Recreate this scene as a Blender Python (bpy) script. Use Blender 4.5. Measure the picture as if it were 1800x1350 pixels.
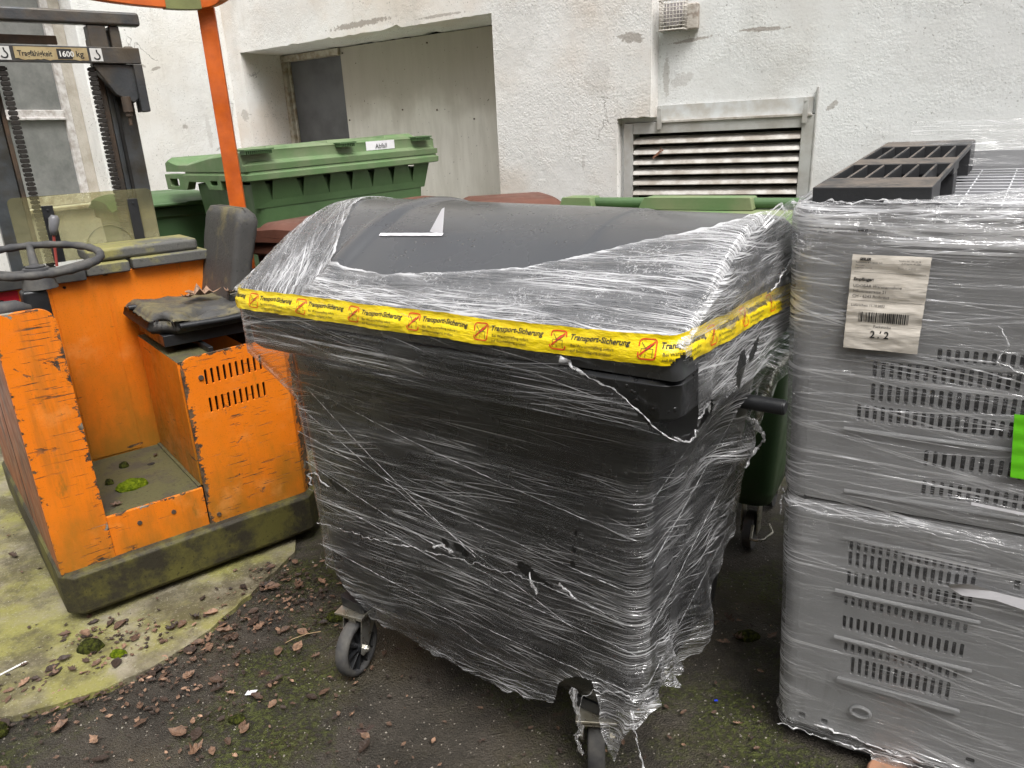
import bpy, bmesh, math, random
import numpy as np
from mathutils import Vector, Matrix, noise as mnoise
from mathutils.geometry import delaunay_2d_cdt
C = bpy.context.scene
for o in list(bpy.data.objects): bpy.data.objects.remove(o)
R = math.radians
rnd = random.Random(7)
# ------------------------------------------------------------------ camera
cam_d = bpy.data.cameras.new('camera'); cam = bpy.data.objects.new('camera', cam_d)
C.collection.objects.link(cam); C.camera = cam
pitch, roll = 0.32921782, -0.04741552
fw = Vector((0, math.cos(pitch), -math.sin(pitch))); rt = Vector((1, 0, 0)); up = rt.cross(fw)
r2 = math.cos(roll)*rt + math.sin(roll)*up; u2 = -math.sin(roll)*rt + math.cos(roll)*up
mw = Matrix((r2, u2, -fw)).transposed().to_4x4(); mw.translation = (0, 0, 1.74507)
cam.matrix_world = mw
cam_d.sensor_width = 36.0; cam_d.lens = 36.0*1294.07/1800.0; cam_d.clip_start = .02; cam_d.clip_end = 500
# ------------------------------------------------------------------ light
SUN_EL, SUN_AZ = R(60), R(158)      # azimuth of the direction the light comes FROM, clockwise from +Y
w = bpy.data.worlds.new('World'); C.world = w; w.use_nodes = True
wt = w.node_tree; wt.nodes.clear()
sky = wt.nodes.new('ShaderNodeTexSky'); sky.sky_type = 'NISHITA'; sky.sun_disc = False
sky.sun_elevation = SUN_EL; sky.sun_rotation = SUN_AZ; sky.dust_density = 4; sky.air_density = 1.0; sky.ozone_density = .6
hs = wt.nodes.new('ShaderNodeHueSaturation'); hs.inputs['Saturation'].default_value = .16
bg = wt.nodes.new('ShaderNodeBackground'); bg.inputs[1].default_value = .15
wo = wt.nodes.new('ShaderNodeOutputWorld')
wt.links.new(sky.outputs[0], hs.inputs['Color']); wt.links.new(hs.outputs[0], bg.inputs[0]); wt.links.new(bg.outputs[0], wo.inputs[0])
sd = bpy.data.lights.new('sun', 'SUN'); sd.energy = 1.5; sd.angle = R(28); sd.color = (1, .975, .94)
so = bpy.data.objects.new('sun', sd); C.collection.objects.link(so)
sdir = Vector((math.sin(SUN_AZ)*math.cos(SUN_EL), math.cos(SUN_AZ)*math.cos(SUN_EL), math.sin(SUN_EL)))
so.rotation_euler = sdir.to_track_quat('Z', 'Y').to_euler(); so.location = sdir*20
C.view_settings.view_transform = 'Standard'; C.view_settings.look = 'None'; C.view_settings.exposure = .85
C.cycles.transparent_max_bounces = 32; C.cycles.max_bounces = 8

# ------------------------------------------------------------------ node helpers
class NT:
    def __init__(s, name):
        s.m = bpy.data.materials.new(name); s.m.use_nodes = True; s.t = s.m.node_tree; s.t.nodes.clear()
        s.out = s.t.nodes.new('ShaderNodeOutputMaterial'); s.tc = s.t.nodes.new('ShaderNodeTexCoord')
    def n(s, typ, props=None, **ins):
        nd = s.t.nodes.new('ShaderNode'+typ)
        for k, v in (props or {}).items(): setattr(nd, k, v)
        for k, v in ins.items():
            k2 = int(k[1:]) if k[0] == '_' and k[1:].isdigit() else k.replace('_', ' ')
            s.set(nd.inputs[k2], v)
        return nd
    def set(s, sock, v):
        if isinstance(v, bpy.types.NodeSocket): s.t.links.new(v, sock)
        else:
            if sock.type == 'RGBA' and len(v) == 3: v = (*v, 1)
            sock.default_value = v
    def obj(s): return s.tc.outputs['Object']
    def uv(s): return s.tc.outputs['UV']
    def map(s, vec, sc=(1, 1, 1), rot=(0, 0, 0), loc=(0, 0, 0)):
        return s.n('Mapping', Vector=vec, Scale=sc, Rotation=rot, Location=loc).outputs[0]
    def noise(s, vec, scale=5, detail=4, rough=.55, dist=0, col=False):
        nd = s.n('TexNoise', Vector=vec, Scale=scale, Detail=detail, Roughness=rough, Distortion=dist)
        return nd.outputs['Color' if col else 'Fac']
    def vor(s, vec, scale=5, feature='F1', rnd_=1.0, out='Distance'):
        nd = s.n('TexVoronoi', {'feature': feature}, Vector=vec, Scale=scale, Randomness=rnd_); return nd.outputs[out]
    def ramp(s, f, lo, hi, a=0., b=1.):
        return s.n('MapRange', {'interpolation_type': 'SMOOTHSTEP'}, _0=f, _1=lo, _2=hi, _3=a, _4=b).outputs[0]
    def math(s, op, a, b=0., c=0.):
        nd = s.n('Math', {'operation': op}, _0=a, _1=b, _2=c); return nd.outputs[0]
    def mix(s, f, a, b, mode='MIX'):
        nd = s.t.nodes.new('ShaderNodeMix'); nd.data_type = 'RGBA'; nd.blend_type = mode
        s.set(nd.inputs[0], f); s.set(nd.inputs[6], a); s.set(nd.inputs[7], b); return nd.outputs[2]
    def bump(s, h, dist=.01, strength=1., nrm=None):
        nd = s.n('Bump', Height=h, Distance=dist, Strength=strength)
        if nrm is not None: s.set(nd.inputs['Normal'], nrm)
        return nd.outputs[0]
    def xyz(s, v): return s.n('SeparateXYZ', Vector=v).outputs
    def bsdf(s, col, rough=.5, nrm=None, metal=0., spec=.5, coat=0., alpha=None, **kw):
        b = s.n('BsdfPrincipled', Base_Color=col, Roughness=rough, Metallic=metal)
        b.inputs['Specular IOR Level'].default_value = spec
        if coat: b.inputs['Coat Weight'].default_value = coat; b.inputs['Coat Roughness'].default_value = .12
        if nrm is not None: s.set(b.inputs['Normal'], nrm)
        if alpha is not None: s.set(b.inputs['Alpha'], alpha)
        return b.outputs[0]
    def fin(s, sh): s.t.links.new(sh, s.out.inputs[0]); return s.m

def mat_plaster(name, base, warm, coarse=1.0, marks=()):
    t = NT(name); o = t.obj()
    big = t.noise(o, .9, 5, .6); med = t.noise(o, 5, 6, .6)
    c = t.mix(t.ramp(big, .42, .68), base, warm)
    gr = t.noise(t.map(o, (1.3, 1.3, .6), loc=(3, 1, 9)), 1.4, 6, .65)
    c = t.mix(t.ramp(gr, .55, .8, 0, .55), c, (.40, .40, .38))
    drip = t.noise(t.map(o, (7, 7, .5)), 1.2, 5, .6)
    c = t.mix(t.ramp(drip, .6, .82, 0, .35), c, (.42, .38, .31))
    sp = t.noise(o, 75, 3, .6); spm = t.math('MULTIPLY', t.ramp(sp, .60, .67), t.ramp(med, .36, .62))
    c = t.mix(t.math('MULTIPLY', spm, .65), c, (.16, .15, .13))
    cr = t.vor(t.n('VectorMath', {'operation': 'ADD'}, _0=o, _1=t.n('VectorMath', {'operation': 'SCALE'}, _0=t.noise(o, 6, 4, .6, col=True), Scale=.35).outputs[0]).outputs[0], 1.1, 'DISTANCE_TO_EDGE')
    crm = t.math('MULTIPLY', t.ramp(cr, .0015, .005, 1, 0), t.ramp(t.noise(o, 1.7, 2), .56, .62))
    c = t.mix(t.math('MULTIPLY', crm, .6), c, (.20, .19, .17))
    X_, Y_, Z_ = t.xyz(o); mk = 0.
    for mx, mz, rx, rz, sl, st_ in marks:      # scuffs, flaked spots and smears seen on the plaster
        dx = t.math('SUBTRACT', X_, mx); dz = t.math('SUBTRACT', t.math('SUBTRACT', Z_, mz), t.math('MULTIPLY', dx, sl))
        r2 = t.math('ADD', t.math('POWER', t.math('DIVIDE', t.math('ABSOLUTE', dx), rx), 2.), t.math('POWER', t.math('DIVIDE', t.math('ABSOLUTE', dz), rz), 2.))
        mk = t.math('MAXIMUM', mk, t.math('MULTIPLY', t.ramp(t.math('ADD', r2, t.math('MULTIPLY', t.math('SUBTRACT', t.noise(t.map(o, (1, 1, 1.4)), 26, 5, .75), .5), 4.5)), .55, .95, 1, 0), st_))
    c = t.mix(t.math('MULTIPLY', mk, .75), c, (.27, .235, .20))
    h = t.math('ADD', t.math('MULTIPLY', t.noise(o, 85, 4, .6), .7), t.math('MULTIPLY', t.noise(o, 30, 3, .5), .5))
    h = t.math('MULTIPLY', h, t.ramp(t.noise(t.map(o, loc=(2, 7, 1)), 2.4, 3, .6), .34, .62, .30, 1.15)); h = t.math('ADD', h, t.math('MULTIPLY', big, 2.5)); h = t.math('SUBTRACT', h, t.math('MULTIPLY', crm, .5))
    return t.fin(t.bsdf(c, .92, t.bump(h, .0052*coarse, 1.), spec=.2))
def mat_simple(name, col, rough=.5, metal=0., var=.25, scale=8, bump=.0006, spec=.5, col2=None, bscale=90):
    t = NT(name); o = t.obj()
    dark = col2 if col2 else tuple(x*(1-var) for x in col)
    c = t.mix(t.ramp(t.noise(o, scale, 6, .6), .35, .7), col, dark)
    r = t.ramp(t.noise(o, scale*2.3, 4), .3, .7, max(.04, rough-.1), min(1, rough+.12))
    return t.fin(t.bsdf(c, r, t.bump(t.noise(o, bscale, 3), bump, 1.), metal, spec))
def mat_orange(name, rect=None, wear=1.0, scr=(1.2, 1, 26), moss_z=.45):
    """orange machine paint, chipped, scratched and mossy near the bottom; rect = a0,a1,b0,b1 in object x/z for edge chips"""
    t = NT(name); o = t.obj(); X, Y, Z = t.xyz(o)
    c = t.mix(t.noise(o, 3, 5), (.87, .235, .012), (.78, .175, .008))
    c = t.mix(t.ramp(t.noise(o, 260, 2), .6, .72, 0, .5), c, (.32, .10, .01))
    # grime rising from the bottom
    gn = t.noise(t.map(o, (2.2, 2.2, 1)), 3.2, 6, .65)
    zz = t.math('ADD', Z, t.math('MULTIPLY', t.math('SUBTRACT', gn, .5), -1.1))
    c = t.mix(t.ramp(zz, moss_z-.32, moss_z+.42, .82, 0), c, (.20, .13, .018))
    c = t.mix(t.math('MULTIPLY', t.ramp(t.noise(t.map(o, (1, 1, .35), loc=(5, 2, 1)), 9, 5, .7), .6, .72), .65), c, (.13, .12, .02))
    c = t.mix(t.ramp(t.noise(t.map(o, (7, 7, .55), loc=(1, 6, 2)), 1.6, 6, .65), .50, .72, 0, .50*min(1, wear+.3)), c, (.26, .115, .022))
    c = t.mix(t.ramp(t.noise(t.map(o, loc=(6, 1, 4)), 5, 6, .7), .52, .72, 0, .30), c, (.95, .42, .12))
    chip = t.ramp(t.noise(t.map(o, scr), 5.5, 6, .62, .3), .665-.045*wear, .675-.045*wear)
    sc2 = t.ramp(t.noise(t.map(o, (scr[0]*1.3, 1, scr[2]*1.7), rot=(0, .07, 0), loc=(4, 7, 2)), 4.0, 3, .5), .70, .705)
    blot = t.ramp(t.noise(t.map(o, (1, 1, 1.5)), 8, 7, .72, .5), .69-.05*wear, .70-.05*wear)
    cl_ = t.ramp(t.noise(t.map(o, loc=(3, 3, 3)), 3.6, 3, .6), .44, .60); m = t.math('MULTIPLY', t.math('MAXIMUM', t.math('MAXIMUM', chip, sc2), blot), cl_)
    if rect:
        a0, a1, b0, b1 = rect
        d = t.math('MINIMUM', t.math('MINIMUM', t.math('SUBTRACT', X, a0), t.math('SUBTRACT', a1, X)), t.math('MINIMUM', t.math('SUBTRACT', Z, b0), t.math('SUBTRACT', b1, Z)))
        en = t.noise(t.map(o, (1, 1, 1.6)), 24, 6, .7)
        e = t.math('SUBTRACT', en, t.math('MULTIPLY', t.math('MAXIMUM', d, 0.), 7.5))
        m = t.math('MAXIMUM', m, t.ramp(e, .50-.08*wear, .515-.08*wear))
    under = t.mix(t.ramp(t.noise(o, 30, 4), .4, .6), (.055, .035, .022), (.14, .085, .045))
    under = t.mix(t.ramp(t.noise(o, 7, 3), .6, .66, 0, .8), under, (.30, .30, .25))
    c = t.mix(m, c, under)
    rg = t.math('ADD', t.ramp(t.noise(o, 40, 4), .3, .7, .34, .55), t.math('MULTIPLY', m, .3))
    h = t.math('SUBTRACT', t.math('MULTIPLY', t.noise(o, 180, 2), .12), m)
    return t.fin(t.bsdf(c, rg, t.bump(h, .0012, 1.), spec=.4))
def mat_mossy(name, a, b, cmoss=(.16, .17, .03), lo=.45, hi=.62, rough=.8, scale=4, zdir=True):
    t = NT(name); o = t.obj(); g = t.n('NewGeometry')
    c = t.mix(t.noise(o, 11, 6, .65), a, b)
    up_ = t.xyz(g.outputs['Normal'])[2]
    f = t.noise(o, scale, 7, .7)
    if zdir: f = t.math('ADD', f, t.math('MULTIPLY', up_, .12))
    c = t.mix(t.ramp(f, lo, hi, 0, .85), c, cmoss)
    c = t.mix(t.ramp(t.noise(o, 60, 4), .6, .7, 0, .6), c, tuple(x*.35 for x in a))
    return t.fin(t.bsdf(c, rough, t.bump(t.noise(o, 70, 5, .7), .003, 1.), spec=.35))
def mat_film(name, fine=1.0, milk=.04, gain=1.0, tint=(.93, .93, .95), rough=.10):
    """clear stretch wrap: transparent sheet with a glossy skin; white lines paint crease glints over real milky scatter. UV is in metres"""
    t = NT(name); uv = t.uv()
    wn = t.n('VectorMath', {'operation': 'SUBTRACT'}, _0=t.noise(t.map(uv, (1, 1.5, 1)), 1.6, 1, .5, col=True), _1=(.5, .5, .5)).outputs[0]
    at = t.n('Attribute', {'attribute_name': 'crease_glint'}).outputs['Fac']  # per-zone brightness of the white lines that paint the film's glints
    def fam(ang, su, sv, amp, thr, loc, gain_=1.):
        wv = t.n('VectorMath', {'operation': 'MULTIPLY'}, _0=wn, _1=(0, amp, 0)).outputs[0]
        p = t.n('VectorMath', {'operation': 'ADD'}, _0=t.map(uv, rot=(0, 0, ang)), _1=wv).outputs[0]
        nz = t.noise(t.map(p, (su, sv*fine, 1), loc=(*loc, 0)), 1, 1.6, .5)
        th = t.math('SUBTRACT', thr, t.math('MULTIPLY', at, .17))
        m = t.ramp(nz, th, t.math('ADD', th, .04))
        brk = t.ramp(t.noise(t.map(p, (3.5, 60, 1), loc=(*loc, 0)), 1, 2.5, .6), .38, .60, .08, 1.)
        return nz, t.math('MULTIPLY', t.math('MULTIPLY', m, brk), gain_)
    n1, l1 = fam(.015, .40, 190, .035, .664, (0, 0)); n2, l2 = fam(.03, .55, 420, .05, .662, (3, 1), .6)
    n3, l3 = fam(-.11, .45, 240, .07, .672, (7, 2), .85); n4, l4 = fam(.17, .5, 220, .10, .680, (5, 9), .9)
    lines = t.math('MAXIMUM', t.math('MAXIMUM', l1, l2), t.math('MAXIMUM', l3, l4))
    patch = t.ramp(t.noise(t.map(uv, (1.3, 5, 1), loc=(2, 8, 0)), 2.2, 3, .6), .38, .58, .14, 1.)
    lines = t.math('MULTIPLY', lines, patch)
    # crazed crinkles and water beads where the sheet is slack
    slack = t.ramp(at, .45, 1.0)
    dv = t.n('VectorMath', {'operation': 'ADD'}, _0=t.map(uv, (30, 70, 1)), _1=t.n('VectorMath', {'operation': 'SCALE'}, _0=t.noise(uv, 38, 3, .65, col=True), Scale=3.0).outputs[0]).outputs[0]
    ed = t.ramp(t.vor(dv, 1, 'DISTANCE_TO_EDGE'), .0, .06, 1, 0)
    ed = t.math('MULTIPLY', t.math('MULTIPLY', ed, t.ramp(t.noise(uv, 11, 5, .7), .48, .58)), slack)
    sp = t.math('MULTIPLY', t.ramp(t.noise(t.map(uv, (120, 260, 1)), 1, 3, .7), .60, .66), t.ramp(t.noise(uv, 8, 4, .7), .48, .60))
    sp = t.math('MULTIPLY', sp, t.math('ADD', at, .15))
    dr = t.vor(t.map(uv, (170, 170, 1)), 1, 'F1'); drm = t.math('MULTIPLY', t.ramp(dr, .09, .15, 1, 0), t.ramp(t.noise(t.map(uv, (1, 2, 1)), 9, 3), .60, .64))
    f = t.math('MAXIMUM', t.math('MAXIMUM', lines, t.math('MULTIPLY', ed, .9)), t.math('MAXIMUM', t.math('MULTIPLY', drm, .75), sp))
    f = t.math('MULTIPLY', f, t.math('ADD', t.math('MULTIPLY', at, .75), .30))
    haze = t.math('MULTIPLY', t.math('MULTIPLY', at, at), t.ramp(t.noise(t.map(uv, (2.5, 14, 1)), 2, 4, .65), .35, .7, .0, .17))
    h = t.math('ADD', t.math('MULTIPLY', n1, 1.0), t.math('ADD', t.math('MULTIPLY', n3, .6), t.math('MULTIPLY', n2, .35)))
    h = t.math('ADD', h, t.math('ADD', t.math('MULTIPLY', ed, .4), t.math('MULTIPLY', drm, .5)))
    h = t.math('ADD', h, t.math('MULTIPLY', t.math('MULTIPLY', t.noise(t.map(uv, (1, 2, 1)), 26, 4, .6), slack), 1.5))
    h = t.math('ADD', h, t.math('MULTIPLY', t.noise(t.map(uv, (3.5, 16, 1), rot=(0, 0, .12)), 2, 2, .5), 5.0))
    bn = t.bump(h, .0045, 1.)
    fold = t.math('ADD', t.math('MULTIPLY', t.noise(t.map(uv, (2.2, 26, 1), rot=(0, 0, .10)), 1, 2.5, .55), 2.6), t.math('MULTIPLY', t.noise(t.map(uv, (1.6, 30, 1), rot=(0, 0, -.14), loc=(4, 4, 0)), 1, 2, .5), 2.0))
    bn2 = t.bump(t.math('ADD', fold, t.math('MULTIPLY', n1, .35)), .008, 1.)
    lw = t.n('LayerWeight', Blend=.30, Normal=bn2).outputs['Fresnel']
    gl = t.n('BsdfGlossy', Color=(1, 1, 1), Roughness=rough, Normal=bn).outputs[0]
    tr = t.n('BsdfTransparent', Color=(.97, .97, .965)).outputs[0]
    df = t.n('BsdfDiffuse', Color=tint).outputs[0]
    tl = t.n('BsdfTranslucent', Color=tint).outputs[0]
    sc = t.n('MixShader', _0=.4, _1=df, _2=tl).outputs[0]
    clr = t.n('MixShader', _0=t.math('MULTIPLY', t.math('MINIMUM', lw, .8), .55), _1=tr, _2=t.n('BsdfGlossy', Color=(1, 1, 1), Roughness=rough, Normal=bn2).outputs[0]).outputs[0]
    fac = t.math('MINIMUM', t.math('ADD', t.math('ADD', t.math('MULTIPLY', f, gain), milk), haze), .95)
    return t.fin(t.n('MixShader', _0=fac, _1=clr, _2=t.n('MixShader', _0=.25, _1=sc, _2=gl).outputs[0]).outputs[0])

MT = {}
MT['wall_left'] = mat_plaster('white_plaster_rough', (.80, .80, .78), (.72, .69, .64), 1.0, [(-.72, 2.32, .05, .012, .3, .9), (-.85, 2.34, .06, .010, -.3, .8), (-.55, 1.9, .03, .02, 0, .8), (-.32, 1.86, .03, .14, 0, .35), (-.5, 2.1, .3, .3, 0, .12), (-.2, 1.75, .1, .012, .5, .7)])
MT['wall_mid'] = mat_plaster('white_plaster_worn', (.78, .77, .75), (.68, .61, .54), 1.1, [(-2.03, 2.22, .09, .03, -.15, .9), (-2.25, 2.02, .10, .12, 0, .25), (-2.42, 1.72, .05, .03, .4, .2), (-4.15, 2.52, .34, .022, .02, 1.), (-3.4, 2.49, .22, .010, .0, .8), (-2.35, 1.55, .012, .05, 0, .35), (-2.9, 2.3, .3, .25, .2, .16), (-5.60, 1.98, .05, .05, 0, .6), (-4.9, 2.7, .5, .2, .1, .18)])
MT['wall_right'] = mat_plaster('grey_white_plaster', (.72, .73, .72), (.60, .59, .56), .8, [(.55, 2.205, .13, .012, -.03, 1.), (.17, 2.185, .14, .010, .08, .9), (.03, 2.0, .02, .12, 0, .6), (.12, 1.98, .07, .04, .3, .4), (.92, 1.80, .03, .02, .6, .8), (.5, 2.0, .3, .2, .1, .14), (1.6, 2.1, .5, .3, .1, .15)])
MT['green'] = mat_simple('green_plastic', (.075, .145, .055), .5, var=.3, scale=3, bump=.0006)
MT['green_dusty'] = mat_simple('green_plastic_dusty', (.105, .19, .075), .55, scale=5, col2=(.16, .21, .11))
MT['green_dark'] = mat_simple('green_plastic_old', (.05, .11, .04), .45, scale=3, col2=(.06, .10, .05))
MT['brown'] = mat_simple('brown_plastic', (.135, .052, .033), .55, var=.3, scale=5)
MT['black'] = mat_simple('black_plastic', (.018, .019, .021), .42, var=.3)
MT['rubber'] = mat_simple('grey_rubber', (.045, .045, .048), .75, col2=(.10, .095, .085), scale=14, bump=.001)
MT['zinc'] = mat_simple('zinc_plated_steel', (.55, .54, .50), .32, .85, col2=(.42, .38, .28), scale=12)
MT['steel'] = mat_simple('worn_dark_steel', (.075, .080, .085), .45, .55, col2=(.12, .10, .075), scale=6, bump=.001)
MT['steel_blue'] = mat_simple('blue_grey_steel', (.13, .145, .16), .38, .6, col2=(.09, .08, .06), scale=5, bump=.001)
MT['rust'] = mat_simple('rusty_steel', (.13, .085, .055), .7, .3, col2=(.07, .06, .05), scale=9, bump=.0015)
MT['alu'] = mat_simple('weathered_aluminium', (.56, .56, .54), .45, .35, col2=(.42, .40, .36), scale=7)
MT['alu_slat'] = mat_simple('aluminium_slat', (.62, .60, .56), .5, .25, col2=(.36, .32, .27), scale=11)
MT['dark'] = mat_simple('dark_void', (.012, .011, .010), .9)
MT['paper'] = mat_simple('white_paper', (.74, .73, .76), .7, scale=5, var=.12)
MT['ink'] = mat_simple('black_ink', (.02, .02, .02), .7)
MT['red_ink'] = mat_simple('red_ink', (.75, .05, .01), .6)
MT['white_ink'] = mat_simple('white_print', (.75, .75, .72), .6)
MT['leaf_red'] = mat_simple('dead_leaf', (.26, .12, .07), .7, scale=20, col2=(.14, .06, .035), bump=.002, bscale=60)

def lerp(a, b, t): return a+(b-a)*t
def sstep(a, b, x): x = np.clip((x-a)/(b-a), 0, 1); return x*x*(3-2*x)
# ------------------------------------------------------------------ mesh helpers
def link(name, me, m=None, parent=None, loc=(0, 0, 0), rz=0, smooth=False, bevel=0, seg=2):
    o = bpy.data.objects.new(name, me); C.collection.objects.link(o)
    if m: me.materials.append(MT[m] if isinstance(m, str) else m)
    if parent: o.parent = parent
    o.location = loc; o.rotation_euler = (0, 0, rz)
    if smooth:
        for p in me.polygons: p.use_smooth = True
    if bevel:
        md = o.modifiers.new('bevel', 'BEVEL'); md.width = bevel; md.segments = seg; md.limit_method = 'ANGLE'; md.angle_limit = R(40)
        for p in me.polygons: p.use_smooth = True
        md.harden_normals = True
    return o
def obj(name, bm, m=None, parent=None, **k):
    bmesh.ops.recalc_face_normals(bm, faces=bm.faces) if k.pop('recalc', True) else None
    me = bpy.data.meshes.new(name); bm.to_mesh(me); bm.free(); return link(name, me, m, parent, **k)
def pyobj(name, v, f, m=None, parent=None, **k):
    me = bpy.data.meshes.new(name); me.from_pydata([tuple(p) for p in v], [], f); me.update(); return link(name, me, m, parent, **k)
def empty(name, label, cat, loc=(0, 0, 0), rz=0, group=None):
    o = bpy.data.objects.new(name, None); C.collection.objects.link(o); o.location = loc; o.rotation_euler = (0, 0, rz); o.empty_display_size = .1
    return tag(o, label, cat, group)
def tag(o, label=None, cat=None, group=None, kind=None):
    if label: o['label'] = label
    if cat: o['category'] = cat
    if group: o['group'] = group
    if kind: o['kind'] = kind
    return o
def BM(): return bmesh.new()
def box(bm, x0, x1, y0, y1, z0, z1, mt=None):
    c = Vector(((x0+x1)/2, (y0+y1)/2, (z0+z1)/2))
    mm = Matrix.Translation(c) @ Matrix.Diagonal((abs(x1-x0), abs(y1-y0), abs(z1-z0), 1))
    if mt is not None: mm = mt @ mm
    return bmesh.ops.create_cube(bm, size=1, matrix=mm)['verts']
def cyl(bm, p, q, r, r2=None, n=16, cap=True):
    p = Vector(p); q = Vector(q); d = q-p
    mm = Matrix.Translation((p+q)/2) @ d.to_track_quat('Z', 'Y').to_matrix().to_4x4()
    bmesh.ops.create_cone(bm, cap_ends=cap, segments=n, radius1=r, radius2=r if r2 is None else r2, depth=d.length, matrix=mm)
def tube(bm, pts, r, n=8, closed=False):
    pts = [Vector(p) for p in pts]; N = len(pts); rings = []
    for i, p in enumerate(pts):
        a = pts[(i-1) % N] if (closed or i) else p; b = pts[(i+1) % N] if (closed or i < N-1) else p
        q = (b-a).to_track_quat('Z', 'Y'); rr = r[i] if isinstance(r, (list, tuple)) else r
        rings.append([bm.verts.new(p+q @ Vector((rr*math.cos(2*math.pi*k/n), rr*math.sin(2*math.pi*k/n), 0))) for k in range(n)])
    for i in range(N if closed else N-1):
        A = rings[i]; B = rings[(i+1) % N]
        off = 0
        if closed and i == N-1: off = min(range(n), key=lambda k: (B[k].co-A[0].co).length)
        for k in range(n): bm.faces.new((A[k], A[(k+1) % n], B[(k+1+off) % n], B[(k+off) % n]))
    if not closed:
        bm.faces.new(rings[0][::-1]); bm.faces.new(rings[-1])
def plate(bm, outer, holes, th, f):
    """flat sheet with holes: 2D loops mapped by f(a,b,d) (d = depth), thickness th"""
    co, ed, own = [], [], []
    for li_, lp in enumerate([outer]+list(holes)):
        b_ = len(co); co += [Vector((a, b)) for a, b in lp]; own += [li_]*len(lp); ed += [(b_+i, b_+(i+1) % len(lp)) for i in range(len(lp))]
    vo, eo, fo, ov, oe, of_ = delaunay_2d_cdt(co, ed, [], 1, 1e-7)
    on = [own[o_[0]] if o_ else -1 for o_ in ov]
    tris = [tuple(fc) for fc in fo if not (on[fc[0]] > 0 and on[fc[0]] == on[fc[1]] == on[fc[2]])]
    ec = {}
    for t in tris:
        for i in range(len(t)): e_ = (t[i], t[(i+1) % len(t)]); ec[tuple(sorted(e_))] = None if tuple(sorted(e_)) in ec else e_
    A = [bm.verts.new(f(c.x, c.y, 0)) for c in vo]; B = [bm.verts.new(f(c.x, c.y, th)) for c in vo]
    for t in tris:
        bm.faces.new([A[i] for i in t]); bm.faces.new([B[i] for i in reversed(t)])
    for e_ in ec.values():
        if e_: i, j = e_; bm.faces.new((A[i], A[j], B[j], B[i]))
def rect(a0, a1, b0, b1): return [(a0, b0), (a1, b0), (a1, b1), (a0, b1)]
def rrect2(a0, a1, b0, b1, r, n=4):
    rs = r if isinstance(r, (list, tuple)) else (r,)*4; o = []
    for (cx, cy, sx, sy), a, rr in zip([(a0, b0, 1, 1), (a1, b0, -1, 1), (a1, b1, -1, -1), (a0, b1, 1, -1)], (180, 270, 0, 90), rs):
        if rr < 1e-5: o.append((cx, cy)); continue
        for k in range(n+1):
            t = R(a+90*k/n); o.append((cx+sx*rr+rr*math.cos(t), cy+sy*rr+rr*math.sin(t)))
    return o
def xz(y=0.): return lambda a, b, d: Vector((a, y+d, b))
def loop(x0, x1, y0, y1, r, nx=20, ny=14, k=5):
    """closed loop: back-left -> left side -> front-left -> front -> front-right -> right side -> back-right -> back"""
    P = []
    def seg(a, b, n):
        for i in range(n): P.append((a[0]+(b[0]-a[0])*i/n, a[1]+(b[1]-a[1])*i/n))
    def arc(cx, cy, a0, a1):
        for i in range(k): a = R(a0+(a1-a0)*i/k); P.append((cx+r*math.cos(a), cy+r*math.sin(a)))
    seg((x0, y1-r), (x0, y0+r), ny); arc(x0+r, y0+r, 180, 270)
    seg((x0+r, y0), (x1-r, y0), nx); arc(x1-r, y0+r, 270, 360)
    seg((x1, y0+r), (x1, y1-r), ny); arc(x1-r, y1-r, 0, 90)
    seg((x1-r, y1), (x0+r, y1), nx); arc(x0+r, y1-r, 90, 180)
    return P
def loft(bm, secs, cap0=True, cap1=True, **k):
    """secs: (z, x0, x1, y0, y1, r)"""
    rings = [[bm.verts.new((x, y, z)) for x, y in loop(x0, x1, y0, y1, r, **k)] for z, x0, x1, y0, y1, r in secs]
    n = len(rings[0])
    for A, B in zip(rings, rings[1:]):
        for i in range(n): bm.faces.new((A[i], A[(i+1) % n], B[(i+1) % n], B[i]))
    if cap0: bm.faces.new(rings[0][::-1])
    if cap1: bm.faces.new(rings[-1])
_fcache = {}
def text_mesh(s, size, bold=0., shear=0., align='LEFT'):
    key = (s, size, bold, shear, align)
    if key not in _fcache:
        cu = bpy.data.curves.new('t', 'FONT'); cu.body = s; cu.size = size; cu.offset = bold; cu.shear = shear; cu.align_x = align; cu.resolution_u = 3
        o = bpy.data.objects.new('t', cu); C.collection.objects.link(o); dg = bpy.context.evaluated_depsgraph_get()
        me = bpy.data.meshes.new_from_object(o.evaluated_get(dg)); bpy.data.objects.remove(o)
        _fcache[key] = ([tuple(v.co) for v in me.vertices], [tuple(p.vertices) for p in me.polygons]); bpy.data.meshes.remove(me)
    return _fcache[key]
def add_text(acc, s, size, x, y, f, **k):
    v, fc = text_mesh(s, size, **k); b = len(acc[0])
    acc[0].extend(f(a[0]+x, a[1]+y) for a in v); acc[1].extend([tuple(i+b for i in p) for p in fc])
def add_poly(acc, pts, f):
    b = len(acc[0]); acc[0].extend(f(*p) for p in pts); acc[1].append(tuple(range(b, b+len(pts))))
def add_stroke(acc, pts, wd, f, closed=False):
    pts = list(pts)
    if closed: pts.append(pts[0])
    for (a, b), (c, d) in zip(pts, pts[1:]):
        L = math.hypot(c-a, d-b) or 1; nx, ny = -(d-b)/L*wd/2, (c-a)/L*wd/2
        add_poly(acc, [(a+nx, b+ny), (a-nx, b-ny), (c-nx, d-ny), (c+nx, d+ny)], f)
def dup(o, parent=None):
    c = o.copy(); C.collection.objects.link(c)
    if parent: c.parent = parent
    for ch in [x for x in bpy.data.objects if x.parent == o]: dup(ch, c)
    return c
def fbm(x, y, z=0., o=4):
    return mnoise.fractal(Vector((x, y, z)), 1., 2., o)

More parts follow.
